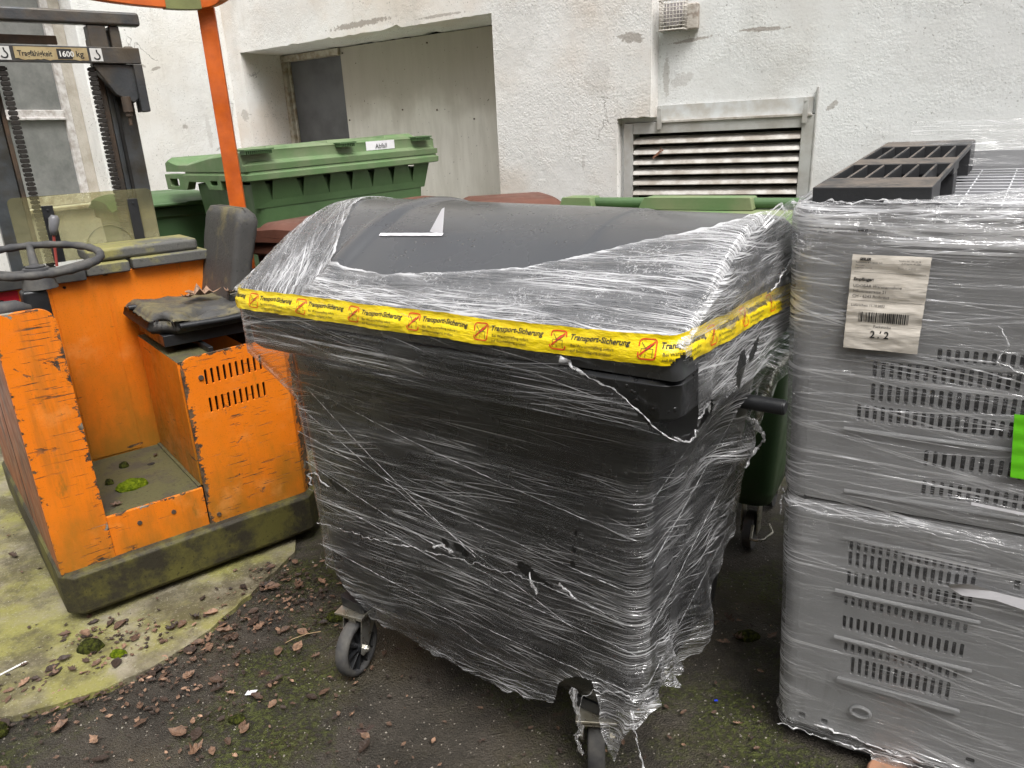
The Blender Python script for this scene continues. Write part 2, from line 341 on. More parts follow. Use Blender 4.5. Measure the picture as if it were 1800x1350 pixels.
# ================================================================== SETTING
def gl(a, b, dense0, dense1, st, n=26):
    mid = list(np.arange(dense0, dense1+1e-6, st)); g = np.geomspace(.05, 1, n)
    return [dense0-(dense0-a)*x for x in g[::-1]]+mid+[dense1+(b-dense1)*x for x in g]
xs = gl(-30, 30, -2.6, 1.6, .022); ys = gl(-30, 30, 1.1, 3.6, .022)
V = []; F = []
def gh(x, y): return .010*fbm(x*1.1, y*1.1, 3, 3)+.0035*fbm(x*7, y*7, 1, 3)
for y in ys:
    for x in xs: V.append((x, y, (gh(x, y) if -3.2 < x < 2 and .8 < y < 4.2 else 0)-.006))
nx = len(xs)
for j in range(len(ys)-1):
    for i in range(nx-1): F.append((j*nx+i, j*nx+i+1, (j+1)*nx+i+1, (j+1)*nx+i))
t = NT('damp_mossy_asphalt'); o = t.obj()
c = t.mix(t.ramp(t.noise(o, 3.3, 6, .65), .35, .65), (.066, .056, .044), (.030, .026, .020))
c = t.mix(t.ramp(t.noise(t.map(o, loc=(9, 3, 0)), 1.7, 5, .6), .45, .68, 0, .8), c, (.075, .062, .036))
mo = t.math('MULTIPLY', t.ramp(t.noise(t.map(o, loc=(2, 5, 0)), 2.1, 6, .68), .46, .62), t.ramp(t.noise(o, 60, 4, .7), .36, .58))
c = t.mix(t.math('MULTIPLY', mo, .85), c, (.075, .088, .016))
c = t.mix(t.ramp(t.noise(t.map(o, loc=(1, 1, 0)), 5, 4), .66, .74, 0, .5), c, (.13, .03, .035))
v1 = t.vor(o, 170); cellc = t.vor(o, 170, out='Color')
c = t.mix(t.math('MULTIPLY', t.ramp(v1, .12, .30, 1, 0), t.ramp(t.xyz(cellc)[0], .62, .8)), c, (.17, .15, .12))
v2 = t.vor(o, 60, out='Color'); c = t.mix(t.math('MULTIPLY', t.ramp(t.vor(o, 60), .1, .2, 1, 0), t.ramp(t.xyz(v2)[1], .86, .9)), c, (.30, .27, .22))
h = t.math('ADD', t.math('MULTIPLY', v1, -.7), t.math('MULTIPLY', t.noise(o, 45, 5, .7), 1.6))
h = t.math('ADD', h, t.math('MULTIPLY', mo, 1.1))
t.fin(t.bsdf(c, t.ramp(t.noise(o, 6, 4), .3, .7, .55, .9), t.bump(h, .010, 1.), spec=.4)); MT['ground'] = t.m
tag(pyobj('ground', V, F, 'ground', smooth=True), kind='structure')

# round mossy concrete slab under the truck
edge = [(-1.02, 2.95), (-1.055, 2.74), (-1.10, 2.60), (-1.155, 2.46), (-1.22, 2.30), (-1.31, 2.17), (-1.42, 2.075), (-1.54, 2.01), (-1.66, 1.965), (-1.78, 1.94), (-2.0, 1.93), (-2.4, 1.98), (-3.2, 2.3), (-4.4, 3.2), (-4.6, 5.2), (-2.95, 5.4), (-1.9, 4.1), (-1.25, 3.35)]
pts = []
for i in range(len(edge)):
    p0, p1, p2, p3 = [Vector(edge[(i+k-1) % len(edge)]) for k in range(4)]
    for s in np.linspace(0, 1, 12, endpoint=False):
        q = .5*((2*p1)+(p2-p0)*s+(2*p0-5*p1+4*p2-p3)*s*s+(3*p1-p0-3*p2+p3)*s**3)
        q += Vector((fbm(q.x*9, q.y*9), fbm(q.x*9, q.y*9, 5)))*.012
        pts.append((q.x, q.y))
bm = BM(); plate(bm, pts, [], .03, lambda a, b, d: Vector((a, b, .014-d)))
t = NT('mossy_concrete'); o = t.obj()
c = t.mix(t.ramp(t.noise(o, 2.5, 6, .65), .35, .65), (.30, .27, .20), (.20, .175, .12))
c = t.mix(t.ramp(t.noise(t.map(o, loc=(4, 4, 0)), 2.3, 6, .7), .40, .60, 0, .85), c, (.25, .24, .06))
c = t.mix(t.ramp(t.noise(t.map(o, loc=(8, 1, 0)), 3.0, 6, .7), .43, .60, 0, .85), c, (.085, .072, .042))
c = t.mix(t.ramp(t.noise(o, 110, 4, .7), .56, .68, 0, .5), c, (.42, .40, .30))
c = t.mix(t.ramp(t.noise(o, 75, 4, .7), .60, .70, 0, .6), c, (.06, .055, .03))
t.fin(t.bsdf(c, .85, t.bump(t.noise(o, 60, 6, .75), .006, 1.), spec=.3)); MT['slab'] = t.m
tag(obj('concrete_slab', bm, 'slab', bevel=.004), kind='structure')
# raised concrete strip along the house, behind the bins
bm = BM(); plate(bm, [(-.98, 3.25), (-.05, 3.22), (.52, 4.1), (.86, 4.40), (-.3, 5.22), (-2.18, 6.6), (-2.72, 5.58), (-1.78, 4.28)], [], .26, lambda a, b, d: Vector((a, b, .22-d)))
tag(obj('raised_pavement', bm, 'slab', bevel=.01), kind='structure')

# ---------------------------------------------------------------- walls
ZT = 5.2
yaw2 = -R(35.6)
dd = Vector((.8131, -.5821, 0)); nn = Vector((.5821, .8131, 0))
W0 = nn*4.15                              # local x of this wall = distance along dd
LW = Vector((-2.2334, 6.7039, 0))
mid = empty('house_wall_middle', 'rough white plastered wall with the wide boarded alcove above the large green bin', 'wall', W0, yaw2)
def frm(y=0.): return lambda a, b, d: Vector((a, y+d, b))
AR = -1.905                               # arris where the right wall starts
bm = BM()
ntop = [(-5.545, .3), (-5.545, 2.457)]
# soffit edge with crumbled plaster
crumb = [(-5.545+2.55*i/60, 2.457+(.035*max(0, fbm(i*.31, 2)) if 14 < i < 42 else 0)+.004*fbm(i*.9, 7)) for i in range(61)]
alc = [(-5.545, .2)]+crumb+[(-2.985, .2)]
notch = [(AR+.001, .2), (AR+.001, 1.79)]+[(AR-.03*k, 1.79+.004*fbm(k*1.3, 4)) for k in range(1, 7)]+[(-2.118, 1.79), (-2.118, .2)]
outer = [(-5.72, 0), (-5.60, 0)]
outer = [(-5.72, .2), (-5.546, .2)]+crumb+[(-2.985, .2), (-2.118, .2), (-2.118, 1.79), (-2.06, 1.796), (-2.0, 1.79), (-1.95, 1.797), (AR, 1.79), (AR, ZT), (-5.72, ZT)]
plate(bm, outer, [], .50, frm())
box(bm, -5.72, -2.118, .03, .5, -.1, .1985)
wm = obj('wall', bm, 'wall_mid', mid, bevel=.012)
bm = BM(); box(bm, -5.72, -2.9, .46, .52, .15, 2.6)
obj('recess_back', bm, 'dark', mid)
t = NT('stained_board'); o = t.obj(); X, Y, Z = t.xyz(o)
c = t.mix(t.ramp(t.noise(t.map(o, (5, 1, .8)), 2.2, 6, .7), .35, .7), (.80, .77, .70), (.68, .65, .58))
st = t.math('ADD', Z, t.math('MULTIPLY', t.noise(t.map(o, (1.2, 1, 1)), 2, 5), .5))
c = t.mix(t.ramp(st, 2.05, 2.35, 0, .75), c, (.33, .29, .23))
c = t.mix(t.ramp(t.noise(t.map(o, (1, 1, 1), loc=(2, 2, 2)), 2.2, 5), .58, .8, 0, .35), c, (.42, .40, .33))
c = t.mix(t.ramp(t.noise(o, 48, 3), .70, .74, 0, .8), c, (.10, .09, .07))
t.fin(t.bsdf(c, .6, t.bump(t.noise(t.map(o, (30, 1, 2)), 3, 4), .0003, 1.), spec=.35)); MT['board'] = t.m
bm = BM(); box(bm, -4.83, -2.93, .425, .445, .16, 2.452); obj('cover_board', bm, 'board', mid, bevel=.002)
for x, z in [(-4.80, 2.41), (-3.9, 2.40), (-3.2, 2.40), (-4.80, 1.9), (-4.2, 1.95), (-3.85, 1.93), (-4.79, 1.62), (-3.5, 1.85)]: bm = BM(); cyl(bm, (x, .424, z), (x, .417, z), .006, n=8); obj('nail', bm, 'rust', mid)
MT['screen_mesh'] = mat_simple('fly_screen', (.135, .135, .14), .7, col2=(.09, .09, .092), scale=3, bump=.0004, bscale=900)
bm = BM(); box(bm, -5.50, -4.8305, .452, .458, .16, 2.40); fs = obj('insect_screen', bm, 'screen_mesh', mid)
MT['oldwood'] = mat_simple('peeling_cream_paint', (.50, .46, .38), .7, col2=(.26, .20, .13), scale=16, bump=.003, bscale=50)
bm = BM(); box(bm, -5.545, -5.50, .40, .46, .16, 2.40); box(bm, -5.545, -4.8305, .40, .458, 2.4005, 2.452); box(bm, -5.497, -5.475, .43, .452, .16, 2.398)
obj('window_frame', bm, 'oldwood', mid, bevel=.004)
# left wall
yawL = R(62.1); nl = Vector((-.8837, .468, 0))
lw = empty('house_wall_left', 'bright white rough plastered wall behind the forklift mast, with a deep window', 'wall', LW, yawL)
bm = BM(); plate(bm, rect(-12, .55, -.1, ZT), [rect(-2.6, -1.30, 1.40, 2.95)], .45, frm())
obj('wall', bm, 'wall_left', lw, bevel=.01)
MT['reveal'] = mat_simple('sandy_render', (.50, .46, .40), .9, col2=(.38, .34, .28), scale=9, bump=.004, bscale=120)
wn = empty('sash_window', 'old two-pane window in peeling white frame seen through the forklift mast', 'window', LW+nl*.12, yawL)
bm = BM()
box(bm, -2.598, -2.54, 0, .06, 1.402, 2.948); box(bm, -1.44, -1.385, 0, .06, 1.402, 2.948)
box(bm, -2.5395, -1.4405, .002, .058, 1.97, 2.03); box(bm, -2.5395, -1.4405, .002, .058, 1.402, 1.47); box(bm, -2.5395, -1.4405, .002, .058, 2.88, 2.948)
box(bm, -2.5395, -1.4405, -.014, .0015, 1.965, 1.982)
obj('frame', bm, mat_simple('peeling_white_paint', (.62, .60, .58), .6, scale=22, col2=(.36, .32, .29), bump=.002, bscale=70), wn, bevel=.004)
bm = BM(); box(bm, -2.539, -1.441, .02, .026, 1.471, 1.969); box(bm, -2.539, -1.441, .02, .026, 2.031, 2.879)
t = NT('dusty_window_glass'); o = t.obj()
dst = t.ramp(t.noise(o, 4, 6, .7), .3, .75, .22, .50)
t.fin(t.n('MixShader', _0=dst, _1=t.bsdf((.05, .055, .055), .12, spec=.8), _2=t.bsdf((.45, .45, .42), .7)).outputs[0])
obj('pane', bm, t.m, wn)
bm = BM(); box(bm, -1.384, -1.302, .004, .10, 1.402, 2.948); obj('reveal_render', bm, 'reveal', wn, bevel=.004)
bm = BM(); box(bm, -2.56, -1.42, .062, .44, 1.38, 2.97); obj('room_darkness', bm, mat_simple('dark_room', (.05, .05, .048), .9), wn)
bm = BM(); box(bm, -2.598, -1.302, -.16, .0, 1.375, 1.398); obj('sill', bm, 'oldwood', wn, bevel=.004)
# right wall (set back from the middle one)
A0 = Vector((.93921, 4.55483, 0)); yaw3 = -R(26.8)
rw = empty('house_wall_right', 'grey white roughcast wall with the ventilation grille and small vent box', 'wall', A0, yaw3)
bm = BM(); plate(bm, rect(-.62, 9, -.1, ZT), [rect(-.214, .846, 1.02, 1.765)], .4, frm())
obj('wall', bm, 'wall_right', rw, bevel=.006)
# unseen wall added behind the camera to dim and tint the front light
bm = BM(); box(bm, -14, 14, -7.4, -7, 0, 8.5)
tag(obj('light_blocker_wall', bm, mat_simple('brown_blocker', (.17, .12, .085), .9, scale=2)), 'long brown wall added out of view to dim and tint light on the front faces', 'wall')
# louvre
lv = empty('ventilation_louvre', 'grey aluminium louvre grille with six slats let into the wall', 'vent', A0, yaw3)
bm = BM()
box(bm, -.212, -.156, -.03, .12, 1.02, 1.762); box(bm, .782, .844, -.03, .12, 1.02, 1.762)
box(bm, -.1555, .7815, -.028, .12, 1.700, 1.762); box(bm, -.1555, .7815, -.028, .12, 1.02, 1.06)
box(bm, .8445, .853, -.034, .0, 1.02, 1.90); box(bm, -.2, .84, .118, .124, 1.03, 1.75)
obj('frame', bm, 'alu', lv, bevel=.002)
bm = BM(); box(bm, -.155, .78, .10, .116, 1.05, 1.70); obj('shade_backing', bm, 'dark', lv)  # near-black plate stands in for the shade behind the slats
z = 1.700-.026
for i in range(11):
    bm = BM(); zc = z-i*.0585
    plate(bm, [(-.030, zc-.030), (-.022, zc-.034), (-.018, zc-.018), (.03, zc+.006), (.03, zc+.010), (-.022, zc-.012)], [], .934, lambda a, b, d: Vector((-.154+d, a, b)))
    obj('slat', bm, 'alu_slat', lv, bevel=.001)
bm = BM(); box(bm, -.01, .83, -.012, -.004, 1.765, 1.853); obj('flashing', bm, mat_simple('painted_flashing', (.60, .62, .62), .5, col2=(.46, .44, .40), scale=10), lv, bevel=.001)
bm = BM(); box(bm, -.012, .831, -.038, -.013, 1.757, 1.771); obj('flashing_lip', bm, 'alu_slat', lv, bevel=.002)
for x in (-.008, .782):
    bm = BM(); box(bm, x, x+.026, -.046, -.0385, 1.722, 1.85); cyl(bm, (x+.013, -.046, 1.835), (x+.013, -.05, 1.835), .007, n=8); obj('strap', bm, 'alu', lv, bevel=.001)
# vent box
vb = empty('wall_vent_box', 'small white wire-mesh vent box high beside the wall corner', 'vent', A0, yaw3)
bm = BM()
box(bm, .125, .21, -.055, -.002, 2.235, 2.365)
obj('back_box', bm, mat_simple('chipped_cream_box', (.50, .46, .41), .7, col2=(.25, .2, .16), scale=30, bump=.003), vb, bevel=.008)
bm = BM()
for zz in np.linspace(2.235, 2.382, 9): tube(bm, [(.152, -.05, zz), (.152, -.118, zz), (.145, -.125, zz), (.02, -.125, zz), (.012, -.118, zz), (.012, -.004, zz)], .0021 if 0 < zz-2.236 < .14 else .0042, 6)
for x in np.linspace(.02, .145, 8): tube(bm, [(x, -.125, 2.234), (x, -.125, 2.384)], .0019, 6)
for yy in (-.105, -.085, -.065, -.045): tube(bm, [(.152, yy, 2.234), (.152, yy, 2.384)], .0019, 6); tube(bm, [(.012, yy, 2.234), (.012, yy, 2.384)], .0019, 6)
obj('wire_guard', bm, mat_simple('cream_wire', (.62, .58, .52), .5), vb, smooth=True)
bm = BM(); cyl(bm, (.085, -.09, 2.30), (.085, -.03, 2.30), .05, n=24); box(bm, .02, .145, -.03, -.003, 2.24, 2.378); obj('fan_hub', bm, mat_simple('dusty_cowl', (.36, .33, .33), .7), vb, bevel=.003)

# ================================================================== MAIN BIN
BO = Vector((.32269, 1.32609, 0)); yb = -R(35.61)
mbn = empty('wheeled_waste_container', 'large anthracite four-wheeled container with domed lid, wrapped in clear film', 'waste container', BO, yb)
t = NT('anthracite_plastic'); o = t.obj()
c = t.mix(t.noise(o, 2.5, 5), (.010, .0105, .0115), (.017, .0175, .019))
sc_ = t.ramp(t.noise(t.map(o, (60, 3, 3), rot=(0, 0, .5)), 2, 4, .6), .62, .75, 0, .35)
c = t.mix(sc_, c, (.075, .075, .08))
bead = t.ramp(t.vor(o, 62), .14, .30, 1, 0); bm_ = t.math('MULTIPLY', bead, t.ramp(t.noise(o, 9, 4), .55, .60))
h = t.math('ADD', t.math('MULTIPLY', t.noise(o, 300, 2), .03), bm_)
t.fin(t.bsdf(c, t.math('SUBTRACT', t.ramp(t.noise(o, 5, 4), .3, .7, .20, .32), t.math('MULTIPLY', bm_, .1)), t.bump(h, .0022, 1.), spec=.75)); MT['anthra'] = t.m
PR = [(.0, 1.275), (-.006, 1.30), (-.004, 1.335), (.015, 1.360), (.067, 1.388), (.152, 1.443), (.225, 1.484), (.297, 1.516), (.375, 1.542), (.45, 1.553), (.53, 1.556), (.61, 1.550), (.70, 1.530), (.79, 1.494), (.88, 1.444), (.95, 1.400), (1.01, 1.345), (1.03, 1.31), (1.03, 1.275)]
def spl(P, n):
    P = [np.array(p, float) for p in P]; out = []
    for i in range(len(P)-1):
        p0 = P[max(i-1, 0)]; p1 = P[i]; p2 = P[i+1]; p3 = P[min(i+2, len(P)-1)]
        for s in np.linspace(0, 1, n, endpoint=False): out.append(.5*((2*p1)+(p2-p0)*s+(2*p0-5*p1+4*p2-p3)*s*s+(3*p1-p0-3*p2+p3)*s**3))
    out.append(P[-1]); return np.array(out)
PF = spl(PR, 5)
PS = np.concatenate([[0], np.cumsum(np.linalg.norm(np.diff(PF, axis=0), axis=1))])
def prof(s):     # arc length along the lid profile -> (y, z)
    return np.interp(s, PS, PF[:, 0]), np.interp(s, PS, PF[:, 1])
def prof_y(y):   # arc length at a given y (front part on)
    return float(np.interp(y, PF[10:-10, 0], PS[10:-10]))
def profn(s):
    y0, z0 = prof(s-.004); y1, z1 = prof(s+.004); d = np.array([y1-y0, z1-z0]); d /= np.linalg.norm(d)+1e-9; return -d[1], d[0]
XS = sorted(set(list(np.linspace(-1.37, 0, 60))+[-1.368, -1.364, -1.358, -1.35, -.002, -.006, -.012, -.02, -1.10, -1.096, -1.088, -1.08, -1.03, -1.022, -1.014, -1.010, -.36, -.356, -.352, -.348]))
def zdrop(x, z): return z-.022*float(np.clip((x+1.25)/1.25, 0, 1))*float(sstep(1.37, 1.50, z))
def rib(x, s): return .012*float(sstep(-1.10, -1.07, x)*(1-sstep(-1.045, -1.005, x))*sstep(.10, .26, s))
def lid_off(x, s):
    e = min(x+1.37, -x); r = .022; off = -(r-math.sqrt(max(0, r*r-max(0, r-e)**2)))
    off += rib(x, s)
    if x > -.356: off -= .004*min(1, (x+.356)/.01)
    return off
bm = BM(); rows = []
SS = [PS[i] for i in range(len(PS))]
for x in XS:
    row = []
    for s in SS:
        y, z = prof(s); ny, nz = profn(min(max(s, .01), PS[-1]-.01)); of = lid_off(x, s)
        row.append(bm.verts.new((x, y+ny*of*1.0, zdrop(x, z+nz*of))))
    rows.append(row)
for A, B in zip(rows, rows[1:]):
    for i in range(len(SS)-1): bm.faces.new((A[i], B[i], B[i+1], A[i+1]))
bm.faces.new(rows[0]); bm.faces.new(rows[-1][::-1])
MT['lid'] = MT['anthra'].copy(); MT['lid'].name = 'anthracite_skylit'  # same plastic lightened so the sky's reflection sits in the lid colour
for n_ in MT['lid'].node_tree.nodes:
    if n_.type == 'MIX' and n_.data_type == 'RGBA' and not n_.inputs[6].is_linked: n_.inputs[6].default_value = (.048, .050, .054, 1); n_.inputs[7].default_value = (.066, .068, .072, 1)
lid = obj('lid', bm, 'lid', mbn, smooth=True)
lid.data.shade_smooth()
md = lid.modifiers.new('e', 'EDGE_SPLIT'); md.split_angle = R(50)
bm = BM()
loft(bm, [(.275, -1.17, -.25, .18, .58, .05), (.30, -1.23, -.155, .125, .64, .05), (.36, -1.262, -.128, .105, .68, .05), (.75, -1.272, -.122, .092, .80, .05), (1.10, -1.280, -.110, .080, .92, .05), (1.19, -1.285, -.10, .07, .95, .06)], cap1=False)
bd = obj('body', bm, 'anthra', mbn, smooth=True)
bm = BM(); loft(bm, [(1.175, -1.345, -.03, .02, 1.0, .05), (1.19, -1.358, -.012, .008, 1.018, .05), (1.262, -1.364, -.006, .002, 1.024, .05), (1.272, -1.355, -.015, .01, 1.015, .05)])
obj('rim', bm, 'anthra', mbn, bevel=.006)
bm = BM(); cyl(bm, (-.13, .53, 1.06), (.060, .53, 1.06), .020, n=24); cyl(bm, (.060, .53, 1.06), (.066, .53, 1.06), .020, .016, n=24); obj('trunnion', bm, 'black', mbn, smooth=False, bevel=.002)
bm = BM(); cyl(bm, (-1.22, .53, 1.06), (-1.43, .53, 1.06), .020, n=24); obj('trunnion', bm, 'black', mbn, bevel=.002)
bm = BM(); box(bm, -.132, -.116, .40, .68, .90, 1.12); obj('trunnion_plate', bm, 'black', mbn, bevel=.015)
def caster(x, y, yaw_, name='caster'):
    """swivel caster: mount plate, fork, wheel > tyre, rim ; axle bolt"""
    mm = Matrix.Translation((x, y, 0)) @ Matrix.Rotation(yaw_, 4, 'Z')
    def T(v): return mm @ Vector(v)
    bm = BM(); box(bm, -.06, .06, -.055, .055, .232, .240, mm); cyl(bm, T((0, 0, .214)), T((0, 0, .233)), .042, n=24)
    # stamped fork: two cheeks and a bridge, leaning back over the axle
    for sy in (-1, 1):
        plate(bm, [(-.045, .212), (.04, .212), (.052, .16), (.062, .095), (.052, .082), (.030, .082), (-.01, .14), (-.05, .19)], [], .003, lambda a, b, d: T((a, sy*(.036)+d-.0015, b)))
    box(bm, -.045, .04, -.0365, .0365, .2085, .2135, mm); box(bm, .036, .042, -.014, .014, .17, .2125, mm)
    fk = obj('caster', bm, 'zinc', mbn, bevel=.0012)
    cx = .035
    bm = BM()
    prf = [(-.022, .078), (-.024, .09), (-.018, .0985), (0, .101), (.018, .0985), (.024, .09), (.022, .078)]
    N = 48; rg = [[bm.verts.new(T((cx+r*math.cos(2*math.pi*k/N), a, .101+r*math.sin(2*math.pi*k/N)))) for k in range(N)] for a, r in prf]
    for A, B in zip(rg, rg[1:]+rg[:1]):
        for k in range(N): bm.faces.new((A[k], A[(k+1) % N], B[(k+1) % N], B[k]))
    wh = obj('tyre', bm, 'rubber', fk, smooth=True)
    bm = BM(); cyl(bm, T((cx, -.006, .101)), T((cx, .006, .101)), .079, n=40); cyl(bm, T((cx, -.028, .101)), T((cx, .028, .101)), .022, n=20)
    for k in range(10):
        a = 2*math.pi*k/10; q = Matrix.Translation((cx, 0, .101)) @ Matrix.Rotation(a, 4, 'Y')
        box(bm, .02, .078, -.019, .019, -.003, .003, mm @ q)
    obj('rim', bm, 'black', fk, bevel=.001)
    for sy in (-1, 1): bm = BM(); cyl(bm, T((cx, sy*.038, .101)), T((cx, sy*.046, .101)), .013, n=6); cyl(bm, T((cx, sy*.0455, .101)), T((cx, sy*.052, .101)), .007, n=12); obj('axle_bolt', bm, 'zinc', fk)
    bm = BM(); plate(bm, rrect2(x-.055, x+.055, y-.03, y+.05, .015), [], .035, lambda a, b, d: Vector((a, b, .242+d))); obj('mount_block', bm, 'black', mbn, bevel=.006)
caster(-1.195, .15, R(-78)); caster(-.285, .17, R(118)); caster(-1.15, .50, R(20)); caster(-.28, .50, R(100))

# ------------------------------------------------------------------ stretch film on the bin
MT['film'] = mat_film('stretch_film', 1.0, milk=.012, gain=1.1)
MT['film_rope'] = mat_film('bunched_film', .6, milk=.12, gain=.75)
NXF, NYF, KF = 300, 170, 7
def floop(x0, x1, y0, y1, r): return np.array(loop(x0, x1, y0, y1, r, nx=NXF, ny=NYF, k=KF))
Lip = floop(-1.376, .006, -.012, 1.036, .055)
def bodyL(z):
    q = [(.20, -1.275, -.118, .090, .70), (.36, -1.274, -.116, .090, .71), (.75, -1.282, -.110, .080, .83), (1.1, -1.292, -.098, .068, .95)]
    v = [np.interp(z, [a[0] for a in q], [a[i] for a in q]) for i in range(1, 5)]
    return floop(*v, .050)
PU = np.concatenate([[0], np.cumsum(np.linalg.norm(np.diff(Lip, axis=0), axis=1))])
i_left0, i_front0, i_right0, i_back0 = 0, NYF+KF, NYF+KF+NXF+KF, NYF+KF+NXF+KF+NYF+KF
u_front = PU[i_front0]; u_corner = PU[i_right0]
hemF = [(-1.40, .42), (-1.29, .40), (-1.206, .343), (-1.107, .291), (-.885, .266), (-.80, .262), (-.727, .252), (-.52, .242), (-.38, .262), (-.290, .280), (-.275, .345), (-.24, .380), (-.18, .408), (-.145, .408), (-.125, .35), (-.105, .28), (-.085, .20), (-.070, .172), (-.052, .235), (-.03, .31)]
hemR = [(0, .345), (.1, .385), (.2, .37), (.41, .365), (.5, .38), (.53, .44), (.60, .46), (.70, .52), (.85, .58), (1.03, .6)]
def hem(i):
    x, y = Lip[i]
    if i < i_front0-3: return .38+.02*math.sin(y*13)
    if i < i_right0-2: return np.interp(x, [a for a, b in hemF], [b for a, b in hemF])
    if i < i_back0: return np.interp(y, [a for a, b in hemR], [b for a, b in hemR])
    return .42
NZ = 210; ZTOP = 1.348
n = len(Lip); P = np.zeros((NZ+1, n, 3)); UV = np.zeros((NZ+1, n, 2)); CR = np.zeros((NZ+1, n))
hm = np.array([hem(i) for i in range(n)])
hm += np.array([.010*fbm(PU[i]*14, 2.2)+.0025*fbm(PU[i]*50, 1) for i in range(n)])
sects = {}
for j in range(NZ+1):
    tt = j/NZ; z = hm+(ZTOP-hm)*tt
    # sample the body loop at each point's own z
    if j == 0: zs = np.linspace(.15, 1.1, 20); SB = np.array([bodyL(q) for q in zs])
    zi = np.clip((z-.15)/(1.1-.15)*19, 0, 18.999); k0 = zi.astype(int); fr_ = (zi-k0)[:, None]
    B = SB[k0, np.arange(n)]*(1-fr_)+SB[k0+1, np.arange(n)]*fr_
    a = np.clip((z-1.00)/(1.165-1.00), 0, 1)[:, None]; a = a**1.15
    xy = B*(1-a)+Lip*a
    P[j, :, 0] = xy[:, 0]; P[j, :, 1] = xy[:, 1]; P[j, :, 2] = z
    UV[j, :, 0] = PU; UV[j, :, 1] = z
nrm = np.zeros((n, 2)); dP = np.roll(Lip, -1, 0)-np.roll(Lip, 1, 0); nrm[:, 0] = dP[:, 1]; nrm[:, 1] = -dP[:, 0]; nrm /= np.linalg.norm(nrm, axis=1)[:, None]
for j in range(NZ+1):
    for i in range(n):
        u = PU[i]; x, y, z = P[j, i]; right = sstep(u_corner-.05, u_corner+.12, u)*(1-sstep(u_corner+1.0, u_corner+1.3, u)); front = 1 if i_front0 <= i < i_right0 else 0
        d = .0022*abs(fbm(u*.7, z*34, 2, 2))+.0015
        d += right*(.022*max(0, fbm(u*3+1, z*4.5, 4, 3))+.006*abs(fbm(u*7, z*16, 6, 2)))
        yy = Lip[i][1]
        if right > .3:
            d += .085*math.exp(-((yy-.60)/.10)**2-((z-.93)/.10)**2)+.035*math.exp(-((yy-.55)/.07)**2-((z-1.05)/.06)**2)
            d += .06*math.exp(-((yy-.48)/.10)**2-((z-.45)/.13)**2)
            d += .05*sstep(.55, .95, yy)*sstep(.7, 1.1, z)
        hz = z-hm[i]                                            # loose near the hem
        lo = math.exp(-hz/.05); d += lo*(.008+.016*fbm(u*9, z*9, 9, 3))
        if abs(x+.10) < .12 and i < i_right0+40: d += math.exp(-hz/.08)*(.012+.035*fbm(u*16, z*15, 3, 4))
        P[j, i, 0] += nrm[i][0]*d; P[j, i, 1] += nrm[i][1]*d
        cr = .33+.16*fbm(u*1.5, z*2, 8)-.05*front*sstep(.95, 1.1, z)
        if i < i_right0: cr += .22*math.exp(-((x+.14)/.10)**2)*sstep(1.1, .9, z)+.12*sstep(-.9, -.2, x)*sstep(.75, .55, z)
        if z > 1.16: cr += .22*(1-front)+.12
        cr += right*.16*(1+1.2*fbm(u*2.5, z*4, 1))
        cr += lo*.25
        CR[j, i] = min(cr, .82)
def hole(i, z):
    x, y = Lip[i]; u = PU[i]
    q = .010*fbm(u*40, z*40, 3)
    if i_front0 <= i <= i_right0+3:
        # torn open triangle at the rim corner
        if x > -.235 and z < 1.300+q*.7 and z > np.interp(x, [-.235, -.13, -.06, -.005], [1.285, 1.250, 1.19, 1.165])+q: return True
        for cx, cz, rx, rz in [(-1.20, .745, .045, .016), (-.63, .665, .032, .011), (-.375, .672, .035, .016), (-.31, .65, .03, .007), (-.70, .672, .012, .008), (-.20, .83, .005, .006), (-.205, .78, .007, .006), (-.21, .74, .007, .005), (-.045, 1.305, .05, .02)]:
            if ((x-cx)/rx)**2+((z-cz+ .25*(x-cx))/rz)**2+q*30 < 1: return True
    if i_right0 < i < i_back0:
        for cy, cz, ry, rz in [(.10, 1.155, .05, .028), (.53, 1.06, .028, .028), (.33, 1.215, .028, .035), (.42, 1.235, .035, .014), (.62, .86, .03, .02)]:
            if ((y-cy)/ry)**2+((z-cz-.6*(y-cy))/rz)**2+q*35 < 1: return True
    return False
V = P.reshape(-1, 3).tolist(); UVs = UV.reshape(-1, 2).tolist(); CRs = CR.reshape(-1).tolist(); F = []
HM = np.zeros((NZ+1, n), bool)
for j in range(NZ+1):
    for i in range(n): HM[j, i] = hole(i, P[j, i, 2])
for j in range(NZ):
    for i in range(n):
        i2 = (i+1) % n
        if HM[j, i] or HM[j+1, i] or HM[j, i2] or HM[j+1, i2]: continue
        F.append((j*n+i, j*n+i2, (j+1)*n+i2, (j+1)*n+i))
